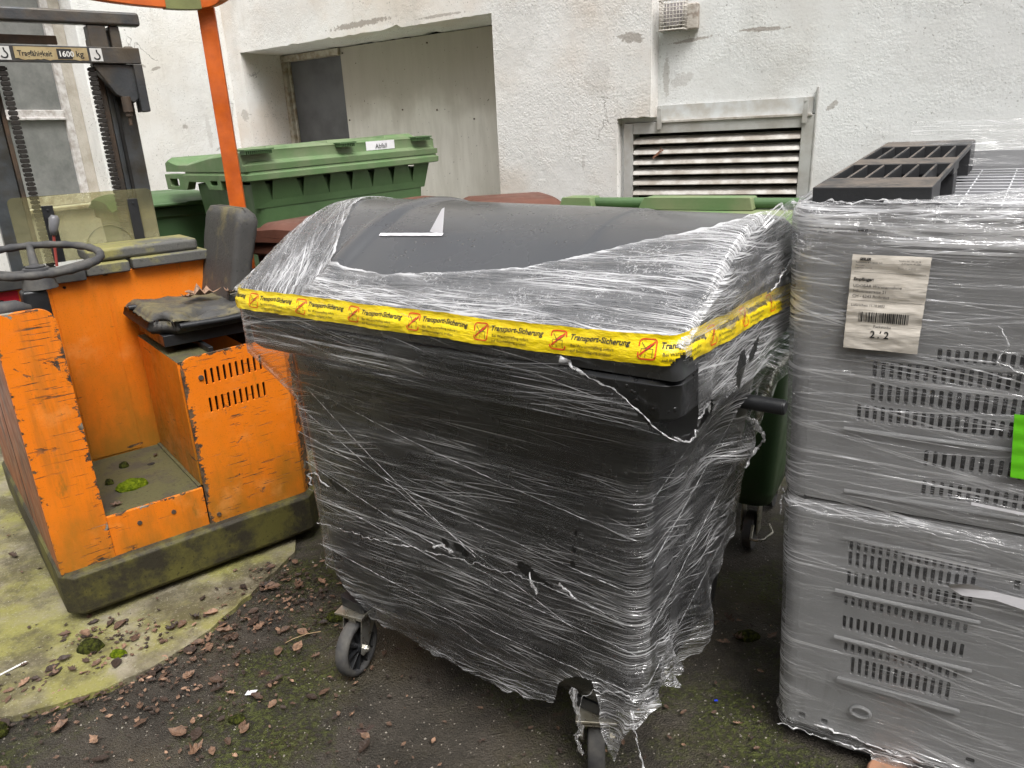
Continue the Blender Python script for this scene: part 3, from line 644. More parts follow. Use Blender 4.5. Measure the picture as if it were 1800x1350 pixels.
# film drawn up over the front of the lid
def bound(x):
    b = np.interp(x, [-1.372, -1.34, -1.07, -.95, -.85, -.65, -.45, -.3, -.18, -.08, -.03, .004], [1.0, .52, .115, .105, .10, .125, .165, .235, .30, .34, .40, .52])
    return b+.008*fbm(x*9, 1)+.004*fbm(x*30, 2)
NA, NB = 340, 90; b0 = len(V); s0 = float(PS[np.argmin(abs(PF[:20, 1]-1.345))])
for a in range(NA+1):
    x = -1.374+1.380*a/NA; s1 = prof_y(min(1.0, bound(x))) if bound(x) < 1 else PS[-1]-.02
    for b in range(NB+1):
        s = s0+(s1-s0)*b/NB; y, z = prof(s); ny, nz = profn(s)
        e = min(x+1.374, .006-x); rr = -(.018-math.sqrt(max(0, .018**2-max(0, .018-e)**2)))
        wv = .0045*abs(fbm(x*3, s*38+1.2*fbm(x*4, s*4), 7, 3))+.003*abs(fbm(x*14, s*30, 3, 2))
        lift = .010*math.exp(-((x+.05)/.14)**2)*sstep(.1, .5, b/NB)
        of = .005+wv+rr+lift+rib(x, s); edge_ = sstep(.93, 1, b/NB)
        V.append((x, y+ny*of, zdrop(x, z+nz*of))); UVs.append((u_front+x+1.37, 1.36+s) if x > -1.08 else (s*1.2+7, x*.8+.25*s)); CRs.append(.82 if x > -1.05 else .55+.3*math.exp(-((y-.1)/.1)**2)); CRs[-1] += .5*edge_
for a in range(NA):
    for b in range(NB): k = b0+a*(NB+1)+b; F.append((k, k+NB+1, k+NB+2, k+1))
for side, X0 in ((-1, -1.380), (1, .010)):
    b0 = len(V); NA2, NB2 = 150, 40
    for a in range(NA2+1):
        y = -.008+1.036*a/NA2; ztop = prof(max(prof_y(y), s0))[1] if a else 1.35
        for b in range(NB2+1):
            tz = b/NB2; z = 1.33+(ztop-1.33)*tz
            d = .004*abs(fbm(y*6, z*30, 5))+(.012*max(0, fbm(y*4, z*6, 8)) if side > 0 else .004)
            d -= .016*sstep(.9, 1, tz)
            ex_ = 0
            if side > 0 and y > .45: ex_ = sstep(.75, 1, tz)*(.020+.030*abs(fbm(y*9, 3))); d += ex_*.8
            V.append((X0+side*d, y, zdrop(X0, z+ex_))); UVs.append((u_corner+y+(5 if side < 0 else 0), z)); CRs.append(.75 if side > 0 else .45)
    for a in range(NA2):
        for b in range(NB2): k = b0+a*(NB2+1)+b; F.append((k, k+NB2+1, k+NB2+2, k+1))
def film_obj(name, V, F, UVs, CRs, m, parent):
    o = pyobj(name, V, F, m, parent, smooth=True); me = o.data
    ul = me.uv_layers.new(name='UVMap'); li = np.zeros(len(me.loops), int); me.loops.foreach_get('vertex_index', li)
    ul.data.foreach_set('uv', np.array(UVs, float)[li].ravel())
    at = me.attributes.new('crease_glint', 'FLOAT', 'POINT'); at.data.foreach_set('value', np.array(CRs, float)); return o
fb = empty('stretch_film_wrap', 'clear crinkled stretch film wound around the dark domed waste container, torn at hem and corners', 'plastic film', BO, yb)
film_obj('film_sheet', V, F, UVs, CRs, 'film', fb)
# bunched film: ropes, torn rims, hanging strips
def rope_obj(name, paths, parent, m='film_rope', n=7):
    bm = BM()
    for pts, r in paths:
        P_ = []; rr = []
        for i in range(len(pts)-1):
            a = Vector(pts[i]); b = Vector(pts[i+1]); L = (b-a).length; k = max(2, int(L/.006))
            for q in range(k):
                p = a.lerp(b, q/k); f_ = .8*r+.0022 if r > .001 else .0006
                P_.append(p+Vector((fbm(p.x*40, p.y*40+p.z*40, 1), fbm(p.x*40, p.z*40, 5), fbm(p.z*40+p.x*30, p.y*20, 9)))*f_*2.0); rr.append(r*(.25+1.5*abs(fbm(p.x*45+p.y*45, p.z*45, 3))))
        P_.append(Vector(pts[-1])); rr.append(r*.3); tube(bm, P_, rr, n)
    bmesh.ops.recalc_face_normals(bm, faces=bm.faces)
    me = bpy.data.meshes.new(name); bm.to_mesh(me); bm.free()
    V_ = [tuple(v.co) for v in me.vertices]; F_ = [tuple(p.vertices) for p in me.polygons]; bpy.data.meshes.remove(me)
    return film_obj(name, V_, F_, [(v[0]*2+v[1]*2, v[2]) for v in V_], [1.]*len(V_), m, parent)
paths = []
def fy(z): return .088 if z < .9 else .02
paths += [([(-1.27, .09, .57), (-.95, .078, .60), (-.75, .076, .628), (-.60, .078, .640), (-.38, .076, .655)], .0018), ([(-.40, .074, .655), (-.27, .074, .64), (-.17, .085, .62)], .0012)]
paths += [([(-1.25, .075, .76), (-1.22, .070, .765), (-1.16, .072, .735)], .0035), ([(-1.25, .072, .76), (-1.24, .07, .72)], .006), ([(-.74, .07, .665), (-.69, .068, .66), (-.67, .068, .658)], .0055), ([(-.42, .068, .68), (-.405, .066, .64), (-.40, .066, .62)], .005), ([(-.335, .066, .68), (-.32, .066, .665), (-.28, .07, .648)], .004)]
paths += [([(-.235, -.014, 1.29), (-.19, -.012, 1.262), (-.13, -.010, 1.245), (-.07, -.012, 1.20), (-.03, -.01, 1.168), (0, .0, 1.155)], .0017), ([(-.26, -.014, 1.30), (-.225, -.018, 1.285), (-.21, -.018, 1.27)], .006), ([(-.005, .0, 1.16), (.008, .04, 1.14), (.008, .08, 1.15)], .0035)]
paths += [([(.012, .06, 1.19), (.010, .13, 1.20), (.008, .14, 1.17)], .0025)]
hx = [(x, .080, z) for x, z in hemF if -.30 < x < -.12]; paths += [(hx, .0016)]
paths += [([(-.13, .07, .37), (-.115, .065, .30), (-.09, .06, .225), (-.075, .06, .18)], .0030)]
paths += [([(-.04, .56, 1.0), (-.02, .62, .96), (-.02, .64, .90), (-.05, .60, .84)], .007)]
paths += [([(.02, .50, 1.36), (.018, .62, 1.40), (.02, .70, 1.44)], .003)]
for (xa, za), (xb, zb_) in [((-1.27, 1.08), (-.12, .86)), ((-1.27, .90), (-.12, .71)), ((-1.26, .80), (-.45, .60)), ((-1.26, .50), (-.12, .42)), ((-1.26, 1.11), (-.60, .66)), ((-1.27, .70), (-.12, .54)), ((-1.26, 1.0), (-.3, .55))]:
    paths.append(([(lerp(xa, xb, q), .0, lerp(za, zb_, q)-.02*math.sin(q*3.14)) for q in np.linspace(0, 1, 9)], .0008))
    paths[-1] = ([(x_, float(np.interp(z_2, [.36, .75, 1.1], [.090, .080, .068]))-.0065, z_2) for x_, _, z_2 in paths[-1][0]], .0008)
for za, zb_ in ((.45, .62), (.60, .82), (.78, .98), (.95, 1.10)): paths.append(([(-.100+.004*q, .10+.55*q, lerp(za, zb_, q)) for q in np.linspace(0, 1, 6)], .0008))
[rope_obj('bunched_edge', [p_], fb) for p_ in paths]
def ribbon(name, pts, wd, parent, m='film_rope', seed=1):
    V_, F_, U_ = [], [], []; k = 60; P_ = spl(pts, 14); L = len(P_)
    for i, p in enumerate(P_):
        for q in range(7):
            s = (q/6-.5)*wd*(.55+.6*abs(fbm(i*.12, seed)))
            a = 1.2*fbm(i*.09, seed+4)
            V_.append((p[0]+s*math.cos(a), p[1]+s*math.sin(a)+.004*fbm(i*.4, q*.8, seed), p[2]+.003*fbm(i*.5, q, seed+2))); U_.append((i*.004, q*.004))
    for i in range(L-1):
        for q in range(6): b = i*7+q; F_.append((b, b+1, b+8, b+7))
    return film_obj(name, V_, F_, U_, [.8]*len(V_), m, parent)
ribbon('hanging_strip', [(-.295, .07, .37), (-.292, .065, .33), (-.275, .06, .29), (-.272, .06, .25), (-.285, .06, .225), (-.272, .055, .20), (-.27, .055, .18)], .026, fb)

# ------------------------------------------------------------------ yellow transport tape
TP = empty('printed_security_tape', 'yellow tape printed in black and red, wound round the top of the wrapped container', 'tape', BO, yb)
Tl = floop(-1.384, .014, -.021, 1.044, .06)
tu = np.concatenate([[0], np.cumsum(np.linalg.norm(np.diff(Tl, axis=0), axis=1))])
tf0 = tu[NYF+KF]; tc0 = tu[NYF+KF+NXF+KF]
def tz(u):        # bottom edge of the tape
    return np.interp(u, [tf0-1.0, tf0-.3, tf0, tf0+.65, tf0+1.15, tc0, tc0+.4, tc0+.8, tc0+1.1], [1.31, 1.305, 1.302, 1.302, 1.308, 1.316, 1.300, 1.272, 1.26])
def tpos(u, v, off=0.):
    x = np.interp(u, tu, Tl[:, 0]); y = np.interp(u, tu, Tl[:, 1]); x2 = np.interp(u+.004, tu, Tl[:, 0])-np.interp(u-.004, tu, Tl[:, 0]); y2 = np.interp(u+.004, tu, Tl[:, 1])-np.interp(u-.004, tu, Tl[:, 1])
    L = math.hypot(x2, y2)+1e-9; o_ = off+.0032*fbm(u*9, v*30, 3, 3)+.0022*abs(fbm(u*26+v*30, v*45, 5, 2)) + .004*(v/.052-.5)*fbm(u*3, 2)
    zz = tz(u)+v+.003*fbm(u*6, 9)+.0015*fbm(u*22, 9+v*8)
    tilt = .012*sstep(.02, .052, v)                                # leans in with the lid lip
    o_ -= tilt
    return (x+y2/L*o_, y-x2/L*o_, zz)
TW = .057; U0, U1 = tf0-.95, tc0+.93
V_, F_ = [], []; NU, NVv = 1100, 12
for i in range(NU+1):
    u = U0+(U1-U0)*i/NU; tear = .0
    for j in range(NVv+1): V_.append(tpos(u, TW*j/NVv))
for i in range(NU):
    for j in range(NVv):
        u = U0+(U1-U0)*i/NU; x = u-tc0; v = TW*j/NVv
        if -.065 < x < -.012 and v < .018*(1-abs((x+.040)/.028)**1.5)+.003*fbm(u*90, 1): continue
        a = i*(NVv+1)+j; F_.append((a, a+NVv+1, a+NVv+2, a+1))
t = NT('yellow_tape'); o = t.obj()
c = t.mix(t.ramp(t.noise(o, 9, 4), .35, .7), (.86, .66, .005), (.70, .50, .004))
t.fin(t.bsdf(c, .28, t.bump(t.noise(t.map(o, (1, 1, 2.5)), 40, 5, .6), .004, 1.), spec=.5)); MT['tape'] = t.m
pyobj('tape_band', V_, F_, t.m, TP, smooth=True)
blk = ([], []); red = ([], []); pitch_ = .2
k0 = tc0-.128
us = [k0+pitch_*i for i in range(-12, 8)]
for ub in us:
    if ub < U0+.05 or ub+.15 > U1: continue
    f = lambda a, b, ub=ub: tpos(ub+a*1.2, b*1.08, .0011)
    add_stroke(red, rrect2(.0, .030, .010, .044, .006), .0023, f, True)
    def fine(p, k=4): return [(p[i][0]+(p[i+1][0]-p[i][0])*q/k, p[i][1]+(p[i+1][1]-p[i][1])*q/k) for i in range(len(p)-1) for q in range(k)]+[p[-1]]
    add_stroke(red, fine([(.003, .017), (.027, .040)]), .0028, f)
    add_stroke(blk, fine([(.005, .013), (.005, .028), (.025, .028), (.025, .013)], 2), .0008, f); add_stroke(blk, fine([(.004, .038), (.012, .029), (.020, .036)]), .0010, f); add_stroke(blk, fine([(.012, .024), (.020, .030), (.026, .036)]), .0010, f); add_stroke(blk, [(.013, .013), (.013, .020)], .0008, f)
    add_text(blk, 'Transport-Sicherung', .0135, .037, .031, f, bold=.00035, shear=.18)
    add_text(blk, 'Bei Warenempfang sofort', .0078, .041, .0185, f)
    add_text(blk, 'auf Beschädigung prüfen!', .0078, .040, .0085, f)
pyobj('printed_text', blk[0], blk[1], 'ink', TP); pyobj('printed_symbol', red[0], red[1], 'red_ink', TP)
# torn paper left on the lid
pp = empty('torn_label_scrap', 'torn white paper remnant stuck to the dark domed lid', 'paper', BO, yb)
V_, F_ = [], []
def onlid(x, s, off=.002): y, z = prof(s); ny, nz = profn(s); return (x, y+ny*off, zdrop(x, z+nz*off))
sp0 = float(prof_y(.30))
for i in range(21):
    x = -1.0+.215*i/20
    for j in range(3): V_.append(onlid(x, sp0-.045-.022*(1-i/20)+(-.004+.010*j/2)*(1+.4*fbm(x*30, j)), .003+.001*j))
for i in range(20):
    for j in range(2): a = i*3+j; F_.append((a, a+3, a+4, a+1))
b = len(V_); y_, z_ = prof(sp0-.04)
z_ = zdrop(-.8, z_)
V_ += [(-.845, y_+.01, z_+.004), (-.787, y_-.004, z_+.003), (-.787, y_+.012, z_+.070), (-.797, y_+.012, z_+.066), (-.82, y_+.010, z_+.035)]
F_ += [(b, b+1, b+2, b+3, b+4)]
pyobj('paper_strip', V_, F_, 'paper', pp)
bm = BM()
bm.free()
# ================================================================== GREY CRATE STACK
GO = Vector((.743, 1.735, 0)); yg = -R(29.17)
def gsh(a, b, z):      # the stack leans: sides flare and the depth runs a little askew
    return Vector((a-.045*(z-.06)*(1-a/.6)+.12*b, b-.01*z, z+.075*b*sstep(.0, 1.5, z)))
t = NT('grey_plastic'); o = t.obj()
c = t.mix(t.noise(o, 3, 5), (.275, .28, .285), (.32, .32, .325)); c = t.mix(t.ramp(t.noise(t.map(o, (9, 9, .8)), 3, 5, .6), .55, .75, 0, .4), c, (.19, .19, .185))
t.fin(t.bsdf(c, .42, t.bump(t.noise(o, 220, 2), .0004, 1.))); MT['grey'] = t.m
def slots(a0, a1, z0, z1, n, wd=.0085):
    p = (a1-a0)/n; return [rrect2(a0+p*i+p*.5-wd/2, a0+p*i+p*.5+wd/2, z0, z1, .0035, 2) for i in range(n)]
def crate(name, label, z0, z1, holes, ledges, inset, feet=False):
    e = empty(name, label, 'plastic crate', GO+Vector((0, 0, 0)), yg, 'perforated grey crates stacked in film')
    bm = BM()
    plate(bm, rrect2(.045, 1.20, z0+.001, z1, .01), holes, .012, lambda a, b, d: gsh(a, d+(.006 if inset[0] < a < inset[1] and inset[2] < b < inset[3] else 0), b))
    # rounded left corner, left side, back, right side
    prv = None
    for k in range(9):
        an = R(90*k/8); a = .045-.045*math.sin(an); b = .045-.045*math.cos(an); cur = [bm.verts.new(gsh(a, b, z)) for z in np.linspace(z0, z1, 12)]
        if prv: [bm.faces.new((prv[i], cur[i], cur[i+1], prv[i+1])) for i in range(11)]
        prv = cur
    plate(bm, rrect2(.045, .98, z0, z1, .01), slots(.2, .8, z0+.2, z0+.27, 22)+slots(.2, .8, z0+.33, z0+.40, 22), .01, lambda a, b, d: gsh(d, a, b))
    plate(bm, rrect2(.01, 1.19, z0, z1, .01), [], .01, lambda a, b, d: gsh(a, .98-d, b))
    plate(bm, rrect2(.013, .98, z0, z1, .01), [], .01, lambda a, b, d: gsh(1.2-d, a, b))
    sh = obj('shell', bm, 'grey', e, bevel=.0015)
    for a0, a1, z, pr in ledges:
        bm = BM(); plate(bm, [(0, z-.007), (-.0045*pr, z-.003), (-.004*pr, z+.001), (0, z+.006)], [], a1-a0, lambda a, b, d, a0=a0: gsh(a0+d, a-.001, b)); obj('ledge', bm, 'grey', e, bevel=.001)
    bm = BM(); plate(bm, rect(.05, 1.15, z0+.03, z1-.02), [], .01, lambda a, b, d: gsh(a, .05+d, b)); obj('inner_shade', bm, mat_simple('slot_shade_black', (.018, .018, .02), .8), e)  # near-black sheet stands in for the shade inside the crate
    return e, sh
hs_ = [rrect2(.002+.012+.04, .002+.052, .0, .01, .002)][:0]
hU = [rrect2(.052, .072, 1.492, 1.514, .004), rrect2(.125, .146, 1.492, 1.514, .004)]
for za, zb_, a0, a1, n_ in [(1.235, 1.205, .29, .50, 13), (1.195, 1.150, .17, .50, 20), (1.135, 1.090, .17, .50, 20), (1.078, 1.036, .145, .50, 22), (.982, .940, .287, .50, 12), (.905, .864, .29, .50, 12)]:
    hU += slots(a0, a1, zb_, za, n_)+slots(.56, .92, zb_, za, 22)
hU += [rrect2(.505, .52, .88, .90, .004)]
up_, ush = crate('perforated_crate', 'upper grey perforated plastic crate under film, bearing the paper address sheet', .808, 1.552, hU, [(.125, .52, 1.014, 1), (.135, .52, .845, 1), (.16, .52, 1.205-.005, .5), (.54, .95, 1.014, 1), (.54, .95, .845, 1)], (.12, .53, .86, 1.26))
hL = [rrect2(.026, .045, .098, .113, .003)][:0]
for za, zb_, a0, a1, n_ in [(.700, .672, .15, .43, 17), (.668, .625, .15, .43, 17), (.612, .568, .15, .43, 17), (.532, .503, .147, .43, 17), (.470, .428, .147, .43, 17), (.385, .358, .155, .425, 16), (.345, .288, .175, .415, 14)]:
    hL += slots(a0, a1, zb_, za, n_)+slots(.60, .95, zb_, za, 21)
hL += [rrect2(.055, .073, .094, .114, .004), rrect2(.115, .133, .094, .114, .004), rrect2(.47, .49, .11, .13, .004), rrect2(.50, .512, .66, .685, .003)]
lo_, lsh = crate('perforated_crate', 'lower grey perforated plastic crate under film, standing on the asphalt', .075, .80, hL, [(.13, .45, .548, 1.3), (.135, .45, .402, 1.4), (.14, .45, .700+.01, .4), (.57, .98, .548, 1), (.57, .98, .402, 1)], (.13, .45, .25, .72))
bm = BM(); plate(bm, rrect2(.15, .44, .262, .275, .005), [], .010, lambda a, b, d: gsh(a, -.010+d, b)); obj('pressed_edge', bm, 'grey', lo_, bevel=.004)
bm = BM()
for k in range(20): pass
ring = [(.215+.028*math.cos(2*math.pi*k/24), .178+.020*math.sin(2*math.pi*k/24)) for k in range(24)]
plate(bm, ring, [[(.215+.020*math.cos(2*math.pi*k/24), .178+.013*math.sin(2*math.pi*k/24)) for k in range(24)]], .012, lambda a, b, d: gsh(a, -.011+d, b)); obj('moulded_ring', bm, 'grey', lo_, bevel=.003)
for a0, a1 in ((.16, .36), (.56, .75)): bm = BM(); plate(bm, rrect2(a0, a1, .030, .095, .015), [], .10, lambda a, b, d: gsh(a, .004+d, b)); obj('foot_shade_block', bm, 'black', lo_, bevel=.004)  # solid black blocks stand in for the shade in the foot openings
bm = BM(); plate(bm, rect(.03, 1.17, .012, .074), [], .9, lambda a, b, d: gsh(a, .03+d, b)); obj('base_runner', bm, 'black', lo_, bevel=.006)
# wire grid on top
bm = BM(); zt = 1.497
for a in np.linspace(.03, 1.17, 15): tube(bm, [gsh(a, .02, zt), gsh(a, .93, zt)], .0022, 6)
for b in np.linspace(.03, .92, 18): tube(bm, [gsh(.02, b, zt+.004), gsh(1.18, b, zt+.004)], .0019, 6)
for a in np.arange(.25, 1.1, .09): tube(bm, [gsh(a, .012, zt-.02), gsh(a+.04, .010, zt+.02), gsh(a+.08, .012, zt-.02)], .0022, 6)
g_ = obj('wire_grid', bm, mat_simple('white_coated_wire', (.78, .78, .80), .4, var=.1), up_, smooth=True)
bm = BM(); plate(bm, rect(.02, 1.18, .02, .96), [], .008, lambda a, b, d: gsh(a, b, 1.478-d)); obj('deck', bm, mat_simple('dark_grey_deck', (.17, .17, .18), .5), up_)
# slatted skid, upside down on top
sk = empty('slatted_skid_foot', 'black slatted plastic pallet skid lying on top of the grey crates', 'pallet skid', GO, yg)
t = NT('dusty_black_plastic'); o = t.obj(); g_n = t.n('NewGeometry')
c = t.mix(t.math('MULTIPLY', t.ramp(t.xyz(g_n.outputs['Normal'])[2], .5, .9), t.ramp(t.noise(o, 9, 6, .7), .35, .6)), (.022, .023, .025), (.125, .10, .08))
t.fin(t.bsdf(c, .5, t.bump(t.noise(o, 120, 3), .0008, 1.))); MT['dustyblack'] = t.m
def sxy(a, b, z): return gsh(a+.045, b, z)
bm = BM(); S0, S1 = -.015, .205; zs0, zs1 = 1.500, 1.590
def sb(a0, a1, b0, b1, z0, z1):
    vs = [bm.verts.new(sxy(a, b, z)) for z in (z0, z1) for a, b in ((a0, b0), (a1, b0), (a1, b1), (a0, b1))]
    for f_ in ((3, 2, 1, 0), (4, 5, 6, 7), (0, 1, 5, 4), (1, 2, 6, 5), (2, 3, 7, 6), (3, 0, 4, 7)): bm.faces.new([vs[i] for i in f_])
sb(S0, S1, .03, .17, zs0, zs1); sb(S0, S1, .41, .52, zs1-.030, zs1); sb(S0+.11, S1, .43, .50, zs0, zs1-.0305); sb(S0, S1, .80, .93, zs0, zs1)
for b0, b1 in ((.1705, .4095), (.5205, .7995)):
    sb(S0, S0+.008, b0, b1, zs0+.02, zs1); sb(S1-.008, S1, b0, b1, zs1-.014, zs1)
    for k in range(1, 6):
        a = S0+(S1-S0)*k/6; sb(a-.0032, a+.0032, b0, b1, zs1-.045, zs1-.002)
obj('skid_frame', bm, 'dustyblack', sk, bevel=.003)
# film round the stack
MT['film_g'] = mat_film('stretch_film_stack', .85, milk=.05, gain=1.0)
gf = empty('stretch_film_wrap', 'clear stretch film wound round the grey crate stack, loose sheet over its top', 'plastic film', GO, yg)
NF, NS = 260, 150
pl_ = []
for k in range(NS): pl_.append((-.010, .99-(.99-.05)*k/NS))
for k in range(10): an = R(90*k/10); pl_.append((.05-.06*math.cos(an), .05-.06*math.sin(an)))
for k in range(NF+1): pl_.append((.05+(1.21-.05)*k/NF, -.010))
for k in range(1, 60): pl_.append((1.212, -.01+k*.0168))
pl_ = np.array(pl_); pu = np.concatenate([[0], np.cumsum(np.linalg.norm(np.diff(pl_, axis=0), axis=1))]); V_, F_, U_, K_ = [], [], [], []
uc = pu[NS+5]; NZ2 = 230; n = len(pl_)
pn = np.gradient(pl_, axis=0); pn = np.stack([pn[:, 1], -pn[:, 0]], 1); pn /= np.linalg.norm(pn, axis=1)[:, None]
for j in range(NZ2+1):
    for i in range(n):
        u = pu[i]-uc; x, y = pl_[i]
        z0_ = .055+.012*fbm(u*8, 1)+(-.02 if .25 < u < .45 else 0); z1_ = 1.562+.010*fbm(u*6, 4)-.0*u
        z = z0_+(z1_-z0_)*j/NZ2
        d = .0018*abs(fbm(u*1.5, z*34, 12, 2))+.0008; d -= .012*math.exp(-((z-.803)/.02)**2)*.6; d += .006*math.exp(-((z-.775)/.015)**2)
        if z > 1.53: d -= .012*sstep(1.53, 1.565, z)
        if z < .10: d += .010*abs(fbm(u*9, z*20, 6))
        V_.append(tuple(gsh(x-pn[i][0]*-d if 0 else x+pn[i][0]*d, y+pn[i][1]*d, z))); U_.append((u+11, z*.9+.02*u))
        k_ = .34+.16*fbm(u*2.2, z*3, 7)+.45*sstep(1.40, 1.52, z)+.10*math.exp(-((z-.76)/.07)**2)+.3*math.exp(-((u)/.03)**2)+.25*sstep(.16, .08, z)
        K_.append(min(.95, k_*1.12+.10))
for j in range(NZ2):
    for i in range(n-1):
        a = j*n+i
        V0 = V_[a]
        F_.append((a, a+1, a+n+1, a+n))
film_obj('film_sheet', V_, F_, U_, K_, 'film_g', gf)
# loose top sheet: rises over the right-hand part of the top
V_, F_, U_, K_ = [], [], [], []
NA, NB = 120, 90
for i in range(NA+1):
    a = .17+1.04*i/NA
    for j in range(NB+1):
        tt = j/NB; ramp_ = sstep(.10, .75, (a-.17)/.9)
        yb_ = tt*(.10+.55*ramp_)
        z = 1.560+.055*ramp_*math.sin(min(1, tt*1.2)*math.pi*.7)+.010*fbm(a*7, tt*3, 2)*(.3+tt)+.003*abs(fbm(a*5, tt*30, 6))
        V_.append(tuple(gsh(a, -.006+yb_, z))); U_.append((a*1.2+tt*.8+2, tt*.45-a*.35)); K_.append(.55+.4*sstep(.25, 0, tt))
for i in range(NA):
    for j in range(NB): k = i*(NB+1)+j; F_.append((k, k+NB+1, k+NB+2, k+1))
film_obj('loose_sheet', V_, F_, U_, K_, 'film_g', gf)
V_, F_, U_, K_ = [], [], [], []
for i in range(91):
    a = .10+1.12*i/90
    for j in range(31):
        tt = j/30; V_.append(tuple(gsh(a, .80+.05*tt+.012*fbm(a*4, tt*2, 3), 1.53+.125*tt+.008*fbm(a*5, 3)))); U_.append((a*1.0, tt*.12)); K_.append(.30+.3*sstep(.85, 1, tt))
for i in range(90):
    for j in range(30): k = i*31+j; F_.append((k, k+31, k+32, k+1))
film_obj('loose_sheet', V_, F_, U_, K_, 'film_g', gf)
paths = [([gsh(a, -.012+.10*sstep(.2, .55, a), 1.563+.004*fbm(a*8, 2)+.03*sstep(.3, .7, a)) for a in np.linspace(-.0, 1.1, 40)], .0028),
         ([gsh(a, -.014, .782-.03*a+.004*fbm(a*9, 6)) for a in np.linspace(.02, 1.0, 30)], .0016),
         ([gsh(.395+.02*math.sin(k*.5), -.016, 1.30-k*.012) for k in range(6)]+[gsh(.40+.018*k, -.016, 1.225-.008*k) for k in range(8)], .0026),
         ([gsh(a, -.014, .10-.05*a+.006*fbm(a*14, 6)) for a in np.linspace(.10, .9, 40)], .0036),
         ([gsh(a, -.012, .060+.006*fbm(a*14, 3)) for a in np.linspace(.0, 1.1, 50)], .0030),
         ([gsh(-.008, .03, .805), gsh(-.014, .03, .76), gsh(-.012, .02, .73)], .004)]
[rope_obj('bunched_edge', [([tuple(q) for q in p], r)], gf) for p, r in paths]
# papers on the stack
def gpl(a, b, off): return gsh(a, -.014-off, b)
lb = empty('address_sheet', 'crinkled white delivery paper with barcode and printed 2 / 2 on the upper crate', 'paper', GO, yg)
LA, LB_ = (.104+.0, 1.447), .158      # top-left, width
def lab(a, b, off=0.):
    """a right 0..1, b down 0..1"""
    x = .124+.143*a-.008*b; z = 1.449-.222*b-.002*a
    w_ = .0016*math.sin(b*24+1.5*fbm(a*2, b*3))+.0018*fbm(a*2.5, b*11, 3)
    return gpl(x, z, .004+w_+off)
V_, F_ = [], []
for i in range(41):
    for j in range(61): V_.append(lab(i/40+(.006*fbm(j*.3, 2) if i in (0, 40) else 0), j/60))
for i in range(40):
    for j in range(60): k = i*61+j; F_.append((k, k+61, k+62, k+1))
t = NT('delivery_paper'); o = t.obj()
t.fin(t.bsdf(t.mix(t.noise(o, 12, 4), (.66, .62, .56), (.58, .53, .46)), .45, t.bump(t.noise(t.map(o, (1, 1, 6)), 18, 5, .6), .0015, 1.))); 
pyobj('sheet', V_, F_, t.m, lb, smooth=True)
acc = ([], []); f = lambda a, b: lab(a, -b, .0012)
def tl(s, size, a, b, **k):
    def g(x, y): return lab(a+x/.143*.86, b-y/.222, .0012)
    add_text(acc, s, size, 0, 0, g, **k)
tl('SEILER', .0085, .10, .055, bold=.0004, shear=.3); tl('Transporte & Logistik AG', .0055, .05, .085); tl('Telefon 041 790 24 24', .0050, .60, .055); tl('Auftrag Nr. 41 2267', .0050, .64, .08)
tl('Absender:', .0050, .05, .115); tl('Lagerhaus Zentral', .0050, .05, .14); tl('Datum 11.10.2022', .0050, .60, .13)
tl('Empfänger:', .0098, .05, .265, bold=.0004); tl('UDOBÄR Warenannahme', .0098, .05, .335); tl('Industriestrasse 21', .0098, .05, .39); tl('CH - 6343 Rotkreuz', .0098, .05, .445); tl('Lieferschein 11.10.2022', .0078, .05, .535)
tl('Packstücke', .0088, .38, .755); tl('2 / 2', .0230, .35, .86, bold=.0005)
r_ = random.Random(3); a = .17
while a < .83:
    w_ = r_.choice((.006, .006, .011, .016))
    add_poly(acc, [(a, -.70), (a+w_, -.70), (a+w_, -.645), (a, -.645)], f); add_poly(acc, [(a, -.645), (a+w_, -.645), (a+w_, -.59), (a, -.59)], f); a += w_+r_.choice((.006, .009, .014))
for b_ in (.18, .475): add_stroke(acc, [(.04, -b_), (.3, -b_), (.6, -b_), (.96, -b_)], .003, f)
pyobj('printed_text', acc[0], acc[1], 'ink', lb)
V_, F_ = [], []
for i in range(21):
    for j in range(31): V_.append(gpl(.445+.20*i/20+.012*j/30, 1.108-.152*j/30, .004+.0006*math.sin(j*.9)))
for i in range(20):
    for j in range(30): k = i*31+j; F_.append((k, k+31, k+32, k+1))
tag(pyobj('green_sticker', V_, F_, mat_simple('neon_green_paper', (.13, .56, .01), .5, var=.15), smooth=True), 'bright neon green sticker at the right edge of the crate film', 'sticker')
bpy.data.objects['green_sticker'].location = GO; bpy.data.objects['green_sticker'].rotation_euler = (0, 0, yg)
for nm, pts_, lab_ in [('paper_remnant', [(.378, .668, .03), (.378, .64, 0), (.405, .625, 0), (.47, .632, 0), (.62, .605, 0), (.62, .645, 0), (.46, .655, .0), (.42, .668, .01)], 'torn white paper remnant on the lower crate film near the right edge'), ('paper_remnant', [(.395, .880, 0), (.60, .868, 0), (.60, .862, 0), (.395, .872, 0)], 'thin white paper strip on the upper crate just above the seam')]:
    bm = BM(); vs = [bm.verts.new(gpl(a, b, .006+d)) for a, b, d in pts_]; bm.faces.new(vs); q = obj(nm, bm, 'paper', recalc=False); q.location = GO; q.rotation_euler = (0, 0, yg); tag(q, lab_, 'paper')

